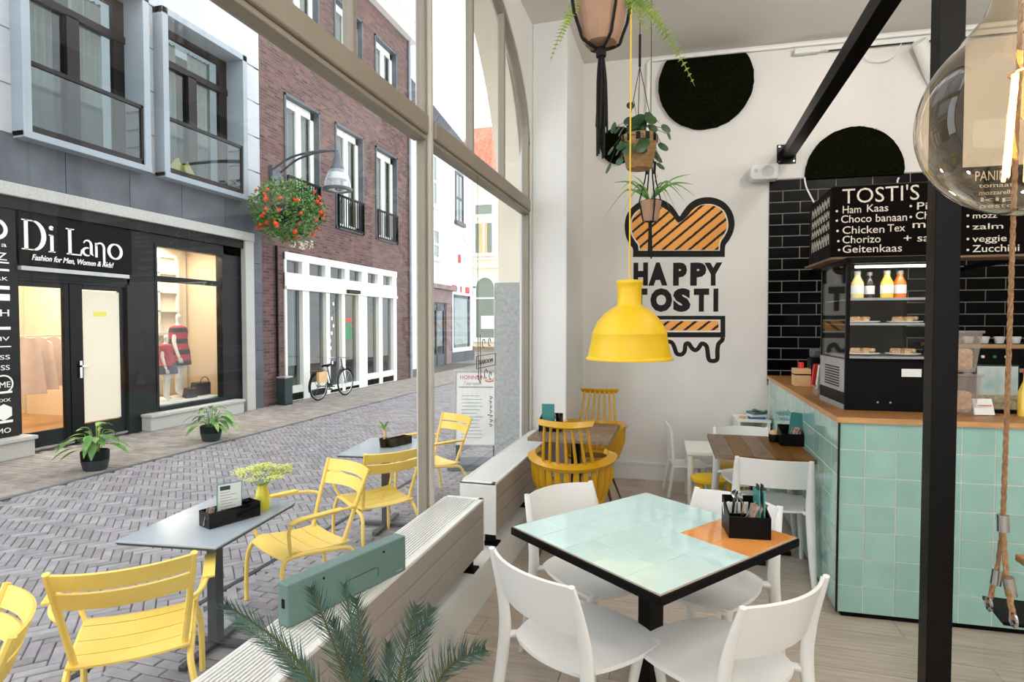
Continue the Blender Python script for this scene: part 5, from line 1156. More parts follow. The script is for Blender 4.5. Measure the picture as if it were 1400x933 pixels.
# ================================================================ CHILDREN'S CORNER
kt = thing('childrens_table', 'low white childrens table behind the plank table', 'table', (.34, 5.52, 0), WK)
MB().box((-.29, -.24, .455), (.29, .24, .5)).build('tabletop', M['white'], kt, bevel=.012)
for sx in (-.255, .255):
    for sy in (-.2, .2): MB().cyl((sx, sy, 0), (sx, sy, .46), .022, .028, 12).build('leg', M['white'], kt, smooth=True)
def kchair(label, loc, rz):
    t = thing('childrens_chair', label, 'chair', loc, rz, 'white childrens chairs')
    MB().box((-.15, -.14, .27), (.15, .15, .295)).build('seat', M['white'], t, bevel=.01)
    for sx in (-.13, .13):
        MB().tube([(sx*1.15, -.19, 0), (sx, -.14, .3), (sx, -.17, .62)], .016, 8).build('leg', M['white'], t, smooth=True); MB().tube([(sx*1.1, .16, 0), (sx, .13, .28)], .016, 8).build('leg', M['white'], t, smooth=True)
    MB().surf(lambda p, q: ((2*p-1)*.15, -.165-.02*(1-(2*p-1)**2)-.02*q, .46+.22*q-.03*q*(2*p-1)**2), 10, 4, .012).build('backrest', M['white'], t, smooth=True)
    return t
kchair('white childrens chair at the left end of the low table', (.07, 5.72, 0), math.radians(-80))
def stool(label, loc):
    t = thing('stool', label, 'stool', loc, 0, 'round yellow childrens stools')
    MB().lathe([(.001, .262), (.13, .262), (.15, .272), (.15, .295), (.135, .304), (.001, .304)], 28).build('seat', M['lampy'], t, smooth=True)
    for k in range(4): a = PI/4+k*PI/2; MB().cyl((.15*math.cos(a), .15*math.sin(a), 0), (.085*math.cos(a), .085*math.sin(a), .265), .026, .02, 12).build('leg', M['lampy'], t, smooth=True)
    return t
s1_ = stool('round yellow stool in front of the low white table', (.245, 5.2, 0)); dup(s1_, (.50, 5.75, 0), .3, 'round yellow stool further back under the low white table', 'round yellow childrens stools')
bx_ = thing('toy_bench', 'low white bench with raised rim against the back wall', 'bench', (.66, 5.98, 0), WK)
mb = MB(); mb.box((-.15, -.15, .68), (.15, .15, .70)); mb.box((-.15, -.15, .70), (.15, -.135, .71)); mb.box((-.15, .135, .70), (.15, .15, .71)); mb.build('tray_top', M['white'], bx_, bevel=.004)
for sx in (-.13, .13): MB().box((sx-.015, -.14, 0), (sx+.015, .14, .68)).build('side_panel', M['white'], bx_, bevel=.004)
for k, (mt_, lb) in enumerate((('bluebook', 'blue picture book lying on the white bench'), ('paper', 'white booklet on top of the blue book on the bench'), ('teal', 'teal edged booklet topmost of the pile on the bench'))):
    t = thing('book', lb, 'book', (.70, 5.93, .7005+.026*k), .3*k); MB().box((-.075, -.055, .0), (.075, .055, .024)).build('cover', M[mt_], t, bevel=.003); MB().box((-.072, -.053, .003), (.076, .053, .021)).build('pages', M['paper'], t)
t = tag(MB().surf(lambda p, q: (.72+(p-.5)*.13, 5.9+(q-.5)*.08, .785+.012*math.sin(7*p)), 6, 3, .006).build('toy', M['leafdark']), 'small dark green toy lying on the pile of books', 'toy')
t = tag(MB().lathe([(.001, 0), (.03, 0), (.035, .02), (.001, .03)], 10, (.575, 5.93, .7005)).build('toy', M['palewood']), 'small tan toy beside the books on the bench', 'toy')
# ================================================================ COUNTER
CF = Fr((.83, 3.52, 0), WR)                    # front, towards the camera
ctr = thing('tiled_counter', 'L shaped serving counter clad in mint tiles with a wooden worktop', 'counter', (.83, 3.52, 0), WK)
CW_, CS_ = 2.7, 2.62
mb = MB(); CF.box(mb, .05, CW_, .03, 1.065, -.62, -.003); CF.box(mb, .004, .05, .03, 1.065, -.05, -.003); mb.box((.833, 3.575, .03), (1.42, 6.17, 1.065)); mb.build('carcass', M['grout'], ctr, world=True)
mb = MB(); CF.box(mb, .03, CW_, 0, .035, -.5, -.02); mb.box((.86, 3.6, 0), (1.3, 6.17, .035)); mb.build('plinth', M['black'], ctr, world=True)
tl = None; tg = .1485
for r_ in range(7):
    z0 = 1.066-(r_+1)*tg
    for c_ in range(12):
        u0 = .004 if c_ == 0 else .004+.127+.003+(c_-1)*.1505; w_ = .125 if c_ == 0 else .1455
        mb = MB(); CF.box(mb, u0, u0+w_, z0+.005, z0+tg, -.012, 0)
        if c_ == 0 or tl is None:
            o = mb.build('tile', M['mint'], ctr, world=True, bevel=.001)
            if c_ == 1: tl = o; tl0 = (u0, z0)
        else:
            o = tl.copy(); C.objects.link(o); o.parent = ctr; o.location = ((u0-tl0[0]), 0, z0-tl0[1])
SD = Fr((.83, 6.14, 0), (0, -1, 0)); ts = None
for r_ in range(7):
    z0 = 1.066-(r_+1)*tg
    for c_ in range(17):
        u0 = 2.62-.004-(c_+1)*.1505
        mb = MB(); SD.box(mb, u0, u0+.1455, z0+.005, z0+tg, -.012, 0)
        if ts is None: ts = mb.build('tile', M['mint'], ctr, world=True, bevel=.001); ts0 = (u0, z0)
        else:
            o = ts.copy(); C.objects.link(o); o.parent = ctr; dv = Matrix.Rotation(-WK, 3, 'Z') @ Vector((0, -(u0-ts0[0]), z0-ts0[1])); o.location = dv
mb = MB(); mb.box((.826, 3.514, .03), (.836, 3.524, 1.066)); mb.build('corner_strip', M['dbrown'], ctr, world=True)
pw = [(.818, 3.507), tuple(CF.p(CW_, 0, .012)[:2]), tuple(CF.p(CW_, 0, -.64)[:2]), (1.42, 4.19), (1.42, 6.195), (.818, 6.165)]
mb = MB().prism(pw, lambda u, v, d: (u, v, 1.066+d), .032); wk = mb.build('worktop', M['oak'], ctr, world=True, bevel=.002)
mb = MB(); CF.box(mb, -.014, CW_, 1.067, 1.095, .012, .015); mb.box((.815, 3.51, 1.067), (.818, 6.16, 1.095)); mb.build('worktop_edge', M['oakedge'], ctr, world=True)
# back counter along the wall
bc = thing('back_counter', 'dark back counter along the black tiled wall', 'counter', (2.2, 5.9, 0), WK)
MB().box((-.75, -.3, 0), (2.2, .3, .88)).build('cabinet', M['black'], bc, bevel=.004); MB().box((-.77, -.32, .88), (2.2, .3, .92)).build('worktop', M['oak'], bc, bevel=.003)
CT = 1.0985
# ---------------------------------------------------------------- refrigerated display
fr = thing('display_fridge', 'black refrigerated glass display case on the corner of the counter', 'fridge', (.925, 3.80, CT), WK)
W_, D_, H_ = .50, .52, .885; zl = .30
mb = MB(); mb.box((0, 0, 0), (W_, .02, zl)); mb.box((0, D_-.02, 0), (W_, D_, zl)); mb.box((W_-.02, 0, 0), (W_, D_, zl)); mb.box((0, 0, zl-.02), (W_, D_, zl)); mb.box((.004, .02, .005), (.02, D_-.02, zl)); mb.build('base', M['blackpl'], fr, bevel=.002)
MB().box((-.004, .02, .1), (.003, D_-.02, zl-.005)).build('side_vent_panel', M['silver'], fr, bevel=.002); MB().box((-.005, .02, .0), (.003, D_-.02, .03)).build('side_strip', M['silver'], fr)
for k in range(8): MB().box((-.008, .10, .125+k*.016), (-.003, D_-.14, .131+k*.016)).build('vent_slot', M['black'], fr)
MB().box((-.001, .01, .03), (.004, D_-.01, .1)).build('side_grille', M['black'], fr)
mb = MB()
for x in (0, W_-.02):
    for y in (0, D_-.02): mb.box((x, y, zl), (x+.02, y+.02, H_))
mb.box((0, 0, H_-.035), (W_, .02, H_)); mb.box((0, D_-.02, H_-.03), (W_, D_, H_)); mb.box((0, 0, H_-.03), (.02, D_, H_)); mb.box((W_-.02, 0, H_-.03), (W_, D_, H_)); mb.box((0, 0, H_-.004), (W_, D_, H_)); mb.build('frame', M['blackpl'], fr)
MB().box((.02, .004, zl), (W_-.02, .009, H_-.035)).build('front_glass', M['glass'], fr); MB().box((.004, .02, zl), (.009, D_-.02, H_-.03)).build('side_glass', M['glass'], fr); MB().box((W_-.009, .02, zl), (W_-.004, D_-.02, H_-.03)).build('side_glass', M['glass'], fr)
MB().box((.02, D_-.02, zl), (W_-.02, D_-.014, H_-.03)).build('back_wall', M['grillgap'], fr)
MB().cyl((.06, .06, H_-.05), (W_-.06, .06, H_-.05), .008, n=8).build('lamp_tube', M['tube'], fr)
for z in (.495, .64): 
    MB().box((.022, .03, zl-.30+z), (W_-.022, D_-.03, zl-.30+z+.006)).build('shelf', M['clearbox'], fr); MB().box((.022, .028, zl-.3+z-.002), (W_-.022, .034, zl-.3+z+.012)).build('shelf_rail', M['silver'], fr)
MB().box((.022, .02, zl), (W_-.022, D_-.03, zl+.012)).build('floor_tray', M['silver'], fr)
MB().box((.29, -.002, .20), (.39, 0, .245)).build('label', M['paper'], fr)
for x in (.17, .235): MB().cyl((x, -.004, .05), (x, 0, .05), .006, n=8).build('knob', M['chrome'], fr)
pl_ = bpy.data.lights.new('fridge_lamp', 'AREA'); pl_.shape = 'RECTANGLE'; pl_.size = .4; pl_.size_y = .04; pl_.energy = .5; pl_.color = (1, .95, .85); po = bpy.data.objects.new('fridge_lamp', pl_); C.objects.link(po); po.parent = fr; po.location = (W_/2, .08, H_-.065)
def inf(x, y, z): v = XF[fr.name] @ Vector((x+.02, y, z)); return tuple(v)
def bottle(label, x, y, z, mat, h_=.17, r_=.034):
    t = thing('juice_bottle', label, 'bottle', inf(x, y, z), 0, 'bottles on the top shelf of the display fridge')
    MB().lathe([(.001, 0), (r_, 0), (r_, h_*.58), (r_*.5, h_*.8), (r_*.45, h_*.88), (.001, h_*.88)], 14).build('bottle', mat, t, smooth=True)
    MB().cyl((0, 0, h_*.88), (0, 0, h_), r_*.55, n=12).build('cap', M['silver'], t); MB().lathe([(r_*1.02, h_*.2), (r_*1.02, h_*.5)], 14).build('label', M['paper'], t, smooth=True)
z5 = .647
bottle('pale lemonade bottle, leftmost on the fridge shelf', .085, .16, z5, M['juicep']); bottle('dark cola bottle second from the left on the fridge shelf', .16, .19, z5, M['juiced'], .165, .028); bottle('yellow juice bottle third from the left on the fridge shelf', .24, .15, z5, M['juicey']); bottle('orange juice bottle, rightmost on the fridge shelf', .315, .17, z5, M['juiceo'])
def plate(label, x, y, z, n_=5):
    t = thing('pastry_plate', label, 'plate', inf(x, y, z), 0, 'plates of pastry in the display fridge')
    MB().lathe([(.001, 0), (.05, 0), (.092, .012), (.09, .016), (.05, .005), (.001, .005)], 20).build('plate', M['white'], t, smooth=True)
    for k in range(n_): a = k*2.4; MB().cbox((.04*math.cos(a)*(k > 0), .035*math.sin(a)*(k > 0), .02+.012*(k % 2)), (.055, .035, .022), a).build('pastry', M['pastry'], t, bevel=.008)
plate('plate of pastries at the left of the middle fridge shelf', .115, .16, .502); plate('plate of flaky pastries at the right of the middle fridge shelf', .345, .17, .502, 7); plate('plate of pastries at the left of the fridge floor', .115, .15, zl+.013, 6); plate('plate of pastries at the right of the fridge floor', .33, .15, zl+.013, 6)
# ---------------------------------------------------------------- things on the counter
t = thing('cutlery_box', 'pale wooden box with a dark band left of the fridge', 'box', (.945, 5.2, CT), 0); MB().box((-.06, -.07, 0), (.06, .07, .14)).build('box', M['palewood'], t, bevel=.003); MB().box((-.0615, -.0715, .09), (.0615, .0715, .1)).build('band', M['black'], t)
MB().cyl((.0, .0, .14), (.0, .0, .19), .02, .02, 8).build('red_cap', M['red'], t)
for k, (x, y, mt_, lb) in enumerate(((1.03, 5.02, 'red', 'red folder standing on the counter behind the fridge'), (1.045, 4.93, 'paper', 'white folder standing next to the red one'), (1.06, 4.82, 'green', 'green folder standing next to the white one'))):
    t = MB().cbox((0, 0, .095), (.012, .15, .19), ry=.12).build('folder', M[mt_]); t.location = (x, y, CT); t.rotation_euler = (0, 0, -.7); tag(t, lb, 'folder')
t = thing('plastic_tub', 'clear plastic tub with a white lid beside the fridge', 'tub', (1.0, 4.56, CT), 0); MB().box((-.08, -.09, 0), (.06, .09, .055)).build('tub', M['clearbox'], t); MB().box((-.083, -.093, .055), (.063, .093, .062)).build('lid', M['clearbox'], t)
t = thing('tea_tin_stand', 'metal juicer with a round steel drum behind the folders', 'machine', (1.12, 5.35, CT), 0); MB().box((-.09, -.08, 0), (.09, .08, .22)).build('body', M['black'], t, bevel=.01); MB().cyl((-.02, -.1, .26), (.14, -.1, .26), .07, n=18).build('drum', M['brass'], t, smooth=True); MB().box((-.08, -.06, .22), (.1, .06, .30)).build('head', M['greymetal'], t, bevel=.02)
def box2(label, loc, z, h_):
    t = thing('storage_box', label, 'box', (loc[0], loc[1], z), WK, 'clear storage boxes on the counter')
    w0, w1 = .055, .075; vs = [(-w0, -w0, 0), (w0, -w0, 0), (w0, w0, 0), (-w0, w0, 0), (-w1, -w1, h_), (w1, -w1, h_), (w1, w1, h_), (-w1, w1, h_)]
    mb = MB(); mb.add(vs, [(0, 1, 5, 4), (1, 2, 6, 5), (2, 3, 7, 6), (3, 0, 4, 7), (0, 3, 2, 1)]); mb.build('bin', M['clearbox'], t)
    MB().cbox((0, 0, h_+.006), (.168, .168, .014)).build('lid', M['clearbox'], t, bevel=.003); MB().cbox((0, 0, h_*.32), (.1, .1, h_*.55)).build('contents', M['pastry'], t, bevel=.02)
box2('lower clear storage box of nuts beside the black post', (1.50, 3.83), CT, .215); box2('upper clear storage box stacked on the other beside the post', (1.50, 3.83), CT+.236, .215)
t = thing('sign_card', 'small white notice card lying beside the storage boxes', 'card', (1.60, 3.79, CT), .2); MB().cbox((0, 0, .045), (.1, .012, .09), rx=-.35).build('card', M['paper'], t); mb = MB(); mb.cbox((0, -.014, .055), (.07, .004, .006), rx=-.35); mb.build('print_line', M['pink'], t)
t = thing('ice_cream_menu', 'glossy picture menu of sea and flowers standing on the counter', 'menu', (1.70, 3.92, CT), .1); MB().box((-.09, 0, .0), (.13, .008, .27)).build('stand', M['binm'], t); MB().box((-.082, -.004, .1), (.122, 0, .262)).build('picture', pm('picture_sky', (140, 176, 182), .4, c2=(200, 206, 200), scale=9), t); MB().box((-.082, -.005, .02), (.122, -.001, .1)).build('picture', pm('picture_flowers', (196, 180, 130), .5, c2=(110, 120, 120), scale=50), t); MB().box((-.09, -.03, 0), (.13, .05, .02)).build('foot', M['blackpl'], t)
t = thing('coffee_machine', 'black and steel espresso machine on the back counter', 'machine', (2.66, 5.72, .9205), WK)
MB().box((-.62, -.22, .12), (.6, .22, .52)).build('body', M['black'], t, bevel=.02); MB().box((-.62, -.24, .48), (.6, .24, .52)).build('top_tray', M['brass'], t, bevel=.01); MB().box((-.62, -.26, .08), (.6, .2, .12)).build('drip_tray', M['brass'], t, bevel=.006); MB().box((-.6, -.235, .3), (.58, -.22, .33)).build('steel_rail', M['brass'], t)
for k in range(4): MB().cyl((-.45+k*.08, -.225, .42), (-.45+k*.08, -.235, .42), .012, n=10).build('button', M['green' if k == 2 else 'white'], t)
for sx in (-.5, .5): MB().box((sx-.03, -.18, 0), (sx+.03, .18, .1)).build('foot', M['black'], t)
for x_ in (-.3, .2): mb = MB(); mb.cyl((x_, -.26, .27), (x_, -.16, .3), .035, n=12); mb.tube([(x_, -.26, .27), (x_, -.42, .24)], .012, 8); mb.build('group_handle', M['black'], t)
for k in range(5):
    t = MB().lathe([(.001, 0), (.028, 0), (.04, .055), (.037, .055), (.025, .005), (.001, .005)], 14).build('cup', M['white'], smooth=True); v = Matrix.Rotation(WK, 4, 'Z') @ Vector((-.5+k*.11, -.05, 0)); t.location = (2.66+v.x, 5.72+v.y, .9205+.521); tag(t, 'small white cup on top of the espresso machine', 'cup', 'cups on the espresso machine'); t['label'] = '%s small white cup on top of the espresso machine' % ('leftmost', 'second', 'middle', 'fourth', 'rightmost')[k]
bt = thing('oil_bottle', 'yellow bottle standing on the counter at the right picture edge', 'bottle', (1.80, 3.80, CT)); MB().lathe([(.001, 0), (.035, 0), (.035, .13), (.014, .19), (.012, .23), (.001, .23)], 14).build('bottle', M['juicey'], bt, smooth=True); MB().cyl((0, 0, .23), (0, 0, .25), .014, n=10).build('cap', M['red'], bt)
# ================================================================ MENU BOARDS
def board(label, u0, u1, v0, v1, side):
    t = thing('menu_board', label, 'sign', tuple(BF.p(u0, v0)), WK)
    mb = MB(); BF.box(mb, u0, u1, v0, v1, -.03, 0); p_ = mb.build('front_panel', M['chalkboard'], t, world=True, bevel=.002)
    mb = MB(); BF.box(mb, u0, u1, v0-.012, v0, -.60 if side else -.2, .003); mb.build('bottom_lip', M['oakdull'], t, world=True)
    mb = MB(); BF.box(mb, u0, u1, v1, v1+.006, -.03, .002); mb.build('top_trim', M['dbrown'], t, world=True)
    for u in (u0+.5, u1-.12): mb = MB(); BF.box(mb, u-.02, u+.02, v0+.1, v0+.14, -2.29, -.03); mb.build('wall_bracket', M['steel'], t, world=True)
    return t, p_
BF = Fr((.85, 3.845, 0), WR)
def bp(px, py):
    d = ray(px, py); t = (BF.o-EYE).dot(BF.n)/d.dot(BF.n); p = EYE+d*t; return ((p-BF.o).dot(BF.r), p.z)
v0_, v1_ = bp(1137, 352)[1], bp(1137, 256)[1]
uP = bp(1312, 300)[0]
mbd, fpn = board('left chalk menu board headed TOSTI\'S hanging over the display fridge', 0, uP-.05, v0_, v1_, True)
mb = MB(); mb.box((.85, 3.85, v0_), (.88, 4.46, v1_)); sd_ = mb.build('side_panel', M['chalkboard'], mbd, world=True, bevel=.002)
def chalk(s_, x0, y0, x1, hpx, par, fr_=None, y1=None, bold=.002, shear=0):
    a = bp(x0, y0); b_ = bp(x1, y0 if y1 is None else y1); h_ = bp(x0, y0-hpx)[1]-a[1]
    rot = math.atan2(b_[1]-a[1], b_[0]-a[0]) if y1 is not None else 0
    text(s_, BF, a[0], a[1], h_, M['chalk'], 'chalk_lettering', par, width=b_[0]-a[0], d=.001, bold=bold, shear=shear, rot=rot)
chalk("TOSTI'S", 1151, 279, 1256, 21, fpn, y1=273, bold=-.004)
for s_, x0, y0, x1 in (('Ham', 1151, 292, 1176), ('Kaas', 1184, 290, 1213), ('Choco banaan', 1149, 305, 1239), ('Chicken', 1151, 320, 1208), ('Tex', 1213, 317, 1237), ('Chorizo', 1151, 333, 1203), ('Geitenkaas', 1151, 346, 1232), ('Piz', 1252, 287, 1277), ('Che', 1251, 300, 1278), ('me', 1246, 312, 1277), ('+ sau', 1234, 331, 1280)): chalk(s_, x0, y0, x1, 10.5, fpn)
def dots(L_, par):
    for px, py in L_: u, v = bp(px, py); mb = MB(); BF.poly(mb, [(u+.007*math.cos(i*PI/4), v+.007*math.sin(i*PI/4)) for i in range(8)], .001, .0025); mb.build('chalk_dot', M['chalk'], par, world=True)
dots([(1144, 289), (1144, 302), (1145, 316), (1146, 330), (1147, 342), (1245, 282), (1245, 297)], fpn)
mb = MB(); SL = Fr((.849, 4.44, 0), (0, -1, 0)); 
for k, (zz, hh) in enumerate(((2.30, .06), (2.23, .05), (2.165, .05), (2.075, .07))):
    for j in range(7):
        u = .07+j*.07; mb2 = [(u, zz), (u+.01, zz+hh), (u+.03, zz+hh*.4), (u+.045, zz+hh*R.uniform(.7, 1)), (u+.05, zz)]
        ribbon(mb, SL, mb2, .006, 0, .0015)
o = mb.build('chalk_writing', M['chalk'], sd_, world=True); o['kind'] = 'stuff'
v1b = bp(1330, 230)[1]; v0b = bp(1330, 349)[1]
mbr, fp2 = board('right chalk menu board headed PANINI seen beyond the glass bulb', uP-.03, uP+1.2, v0b, v1b, False)
chalk('PANINI', 1332, 248, 1378, 14, fp2, bold=-.005)
for s_, x0, y0, x1, h_ in (('zalm', 1329, 314, 1371, 8), ('veggie', 1329, 331, 1376, 9), ('Zucchini', 1329, 345, 1393, 10), ('mozz', 1329, 299, 1362, 8)): chalk(s_, x0, y0, x1, h_, fp2)
for s_, y0 in (('tomaat', 257), ('mozzarella', 267), ('kip', 276), ('pesto', 285)): chalk(s_, 1338, y0, 1385, 6, fp2, bold=0)
dots([(1323, 310), (1323, 327), (1323, 342), (1323, 295)], fp2)
# ================================================================ BACK WALL DECORATION
def disc(label, px, py, rpx, cut=None, below=False, zcut=None):
    c = ws(px, py); e = ws(px+rpx, py); r_ = (e[0]-c[0]); n_ = 72; pts = []
    for i in range(n_):
        a = 2*PI*i/n_; rr = r_*(1+R.uniform(-.008, .008)); pts.append((c[0]+rr*math.cos(a), c[1]+rr*math.sin(a)))
    if cut is not None:
        zc_ = ws(px, cut)[1]; pts = [(u, min(v, zc_) if not below else max(v, zc_)) for u, v in pts]
    t = thing('moss_disc', label, 'wall decoration', tuple(BW.p(c[0], c[1])), WK, 'dark moss discs on the back wall')
    mb = MB(); BW.poly(mb, pts, .001, .045); mb.build('moss_panel', M['moss'], t, world=True)
    fz = MB(); k_ = 0
    while k_ < 1500:
        a = R.uniform(0, 2*PI); rr = r_*math.sqrt(R.random()); u, v = c[0]+rr*math.cos(a), c[1]+rr*math.sin(a); k_ += 1
        if cut is not None and ((v > zc_-.005) if not below else (v < zc_+.005)): continue
        p = BW.p(u, v, .044); d_ = BW.n*R.uniform(.008, .02)+Vector((R.uniform(-.012, .012), 0, R.uniform(-.012, .012))); s_ = BW.r*R.uniform(.003, .006)
        fz.add([p-s_, p+s_, p+d_], [(0, 1, 2)])
    o = fz.build('moss_tufts', M['moss'], t, world=True); o['kind'] = 'stuff'; return t
disc('large dark moss disc cut flat at the ceiling, left of the black beam', 964, 115, 66, 80); disc('dark moss half disc above the black tiles and menu board', 1166, 236, 68, 243, True); disc('smallest dark moss disc behind the trailing green plant', 846, 200, 25)
def mp(x, y): return ws(780+x/3.332, 240+y/3.332)
def smooth_(pts, n=5): return [(p.x, p.y) for p in spline([Vector((a, b, 0)) for a, b in pts], n)]
mu = thing('wall_mural', 'black and orange sandwich mural reading HAPPY TOSTI painted on the back wall', 'mural', tuple(BW.p(.9, 2.2)), WK)
outer = [(703, 372), (705, 322), (722, 296), (742, 255), (747, 210), (735, 165), (705, 126), (665, 105), (620, 99), (575, 108), (540, 130), (512, 165), (497, 186), (482, 165), (455, 132), (415, 110), (370, 105), (325, 115), (283, 143), (256, 180), (247, 225), (252, 275), (268, 312), (284, 335), (284, 372)]
inner = [(680, 343), (684, 305), (703, 275), (718, 240), (716, 200), (700, 162), (670, 140), (632, 130), (590, 136), (555, 158), (530, 188), (500, 212), (487, 213), (465, 183), (435, 155), (395, 138), (350, 138), (305, 160), (280, 190), (270, 230), (277, 270), (295, 300), (307, 318), (310, 343)]
def mpoly(name, pts, mat, d0, d1, sm=True):
    P = smooth_(pts, 4) if sm else pts; mb = MB(); BW.poly(mb, [(p[0], p[1]) for p in [mp(a, b) for a, b in P]], d0, d1); return mb.build(name, mat, mu, world=True)
def sc(pts, k, c=(497, 235)): return [(c[0]+(x-c[0])*k, c[1]+(y-c[1])*k) for x, y in pts]
mpoly('bread_outline', outer, M['murblack'], .0005, .0015); mpoly('bread_inner_line', inner, M['murwhite'], .0015, .002); mpoly('bread_fill', sc(inner, .968), M['orangep'], .002, .003)
mpoly('lower_bar', [(705, 640), (705, 738), (288, 738), (288, 640)], M['murblack'], .0005, .0015, False); mpoly('lower_bar_line', [(683, 657), (683, 715), (300, 715), (300, 657)], M['murwhite'], .0015, .002, False); mpoly('lower_bar_fill', [(674, 664), (674, 706), (308, 706), (308, 664)], M['orangep'], .002, .003, False)
dr = [(694, 738), (690, 752), (674, 768), (669, 800), (668, 838), (648, 846), (630, 838), (624, 800), (618, 776), (598, 766), (584, 786), (568, 797), (552, 786), (538, 766), (524, 770), (520, 800), (506, 816), (484, 812), (474, 786), (462, 762), (440, 758), (425, 772), (415, 800), (398, 804), (388, 780), (370, 760), (350, 765), (335, 800), (316, 800), (305, 760), (300, 738)]
P = [mp(a, b) for a, b in smooth_(dr, 3)]; mb = MB(); ribbon(mb, BW, P, .042, .0005, .0015); mb.build('drip_outline', M['murblack'], mu, world=True)
def mtext(s_, x0, y0, x1, hpx):
    for ch_, (a, b_) in s_: 
        p0 = mp(a, y0); p1 = mp(b_, y0); h_ = mp(a, y0-hpx)[1]-p0[1]; text(ch_, BW, p0[0], p0[1], h_, M['murblack'], 'lettering', mu, width=p1[0]-p0[0], bold=.07, d=.0005)
mtext([('H', (286, 352)), ('A', (365, 452)), ('P', (467, 530)), ('P', (545, 618)), ('Y', (622, 704))], 0, 494, 0, 92); mtext([('T', (285, 355)), ('O', (366, 466)), ('S', (472, 552)), ('T', (566, 636)), ('I', (650, 672))], 0, 612, 0, 92)
# speaker
c = ws(1041, 240); sk = thing('wall_speaker', 'small white loudspeaker on the back wall left of the black tiles', 'speaker', tuple(BW.p(c[0], c[1])), WK)
mb = MB(); mb.prism([(x*.135*(.8+.2*abs(y_)), y_*.075) for x, y_ in ((-.75, -1), (.9, -1), (1, -.7), (1, .7), (.9, 1), (-.75, 1), (-1, .6), (-1, -.6))], lambda u, v, d: (u, -.03-d, v), .13); mb.build('cabinet', M['whitemetal'], sk, bevel=.012)
MB().cyl((.03, -.16, 0), (.03, -.163, 0), .055, n=22).build('cone_grille', M['silver'], sk); MB().cyl((-.075, -.16, .01), (-.075, -.163, .01), .018, n=14).build('tweeter', M['silver'], sk); MB().box((-.03, -.035, -.03), (.03, 0, .03)).build('wall_mount', M['whitemetal'], sk)
# cables from the disc
for px, pts, lb in ((1100, [(1100, 243), (1102, 255), (1108, 268), (1113, 277)], 'white cable hanging at the left edge of the moss half disc'), (1228, [(1229, 243), (1227, 248), (1228, 256)], 'short white cable above the menu board')):
    mb = MB(); mb.tube(spline([BW.p(*ws(a, b_, .03), .03) for a, b_ in pts], 4), .008, 6); tag(mb.build('cable', M['white'], smooth=True), lb, 'cable')
# ceiling track
s0 = ws(886, 84)[0]; cp = thing('cable_conduit', 'white conduit running along the top of the back wall', 'conduit', tuple(BW.p(s0, 4.25)), WK)
mb = MB(); mb.tube([BW.p(s0, 3.2, .02), BW.p(s0, 4.22, .02), BW.p(s0+.03, 4.25, .02), BW.p(4.6, 4.25, .02)], .018, 8); mb.build('pipe', M['white'], cp, world=True, smooth=True)
s1 = ws(1084, 70)[0]; z1 = 4.17; tk = thing('spot_track', 'white spotlight track with a spotlight below the ceiling', 'lamp', tuple(BW.p(s1, z1)), WK)
mb = MB(); BW.box(mb, s1, s1+.22, z1-.02, z1+.035, .02, .075); mb.build('feed_box', M['whitemetal'], tk, world=True, bevel=.004)
mb = MB(); BW.box(mb, s1+.22, 4.6, z1-.008, z1+.03, .025, .065); mb.build('track', M['whitemetal'], tk, world=True)
mb = MB(); BW.box(mb, s1+.3, 4.6, z1-.012, z1-.006, .035, .055); mb.build('track_slot', M['black'], tk, world=True)
sx = ws(1255, 80)[0]; mb = MB(); mb.cyl(BW.p(sx, z1, .05), BW.p(sx, z1-.13, .07), .012, n=8); BW.box(mb, sx-.06, sx+.06, z1-.04, z1-.008, .03, .07); mb.build('spot_arm', M['whitemetal'], tk, world=True)
mb = MB(); mb.cyl(BW.p(sx-.07, z1-.07, .2), BW.p(sx+.12, z1-.36, .05), .058, .065, 20); mb.build('spot_head', M['whitemetal'], tk, world=True, smooth=True)
mb = MB(); mb.tube(spline([BW.p(sx-.5, z1, .05), BW.p(sx-.42, z1-.13, .06), BW.p(sx-.25, z1-.14, .06), BW.p(sx-.15, z1, .05)], 5), .005, 5); mb.build('loose_wire', M['white'], tk, world=True)
# ================================================================ STEEL FRAME, SWING, BULB
sf_ = thing('steel_frame', 'black steel frame of square beam and post carrying the swings', 'frame', (1.03, 2.79, 0))
xb_ = .985; zb_ = 3.24
MB().box((xb_-.05, -2.5, zb_-.05), (xb_+.05, 6.17, zb_+.05)).build('beam', M['steel'], sf_, world=True, bevel=.003)
mb = MB(); BW.box(mb, 1.95-.085, 1.95+.085, zb_-.10, zb_+.085, 0, .014); mb.build('wall_plate', M['steel'], sf_, world=True)
for a in (-.065, .065):
    for b_ in (-.08, .065): mb = MB(); mb.cyl(BW.p(1.95+a, zb_+b_, .014), BW.p(1.95+a, zb_+b_, .022), .009, n=6); mb.build('bolt', M['chrome'], sf_, world=True)
MB().box((.985, 2.75, 0), (1.075, 2.84, zb_-.05)).build('post', M['steel'], sf_, world=True, bevel=.003)
MB().box((.95, 2.62, zb_-.05), (4.4, 2.72, zb_+.05)).build('cross_beam', M['steel'], sf_, world=True, bevel=.003)
for y in (1.2,): MB().cyl((xb_, y, zb_+.05), (xb_, y, CE), .012, n=8).build('ceiling_rod', M['steel'], sf_, world=True)
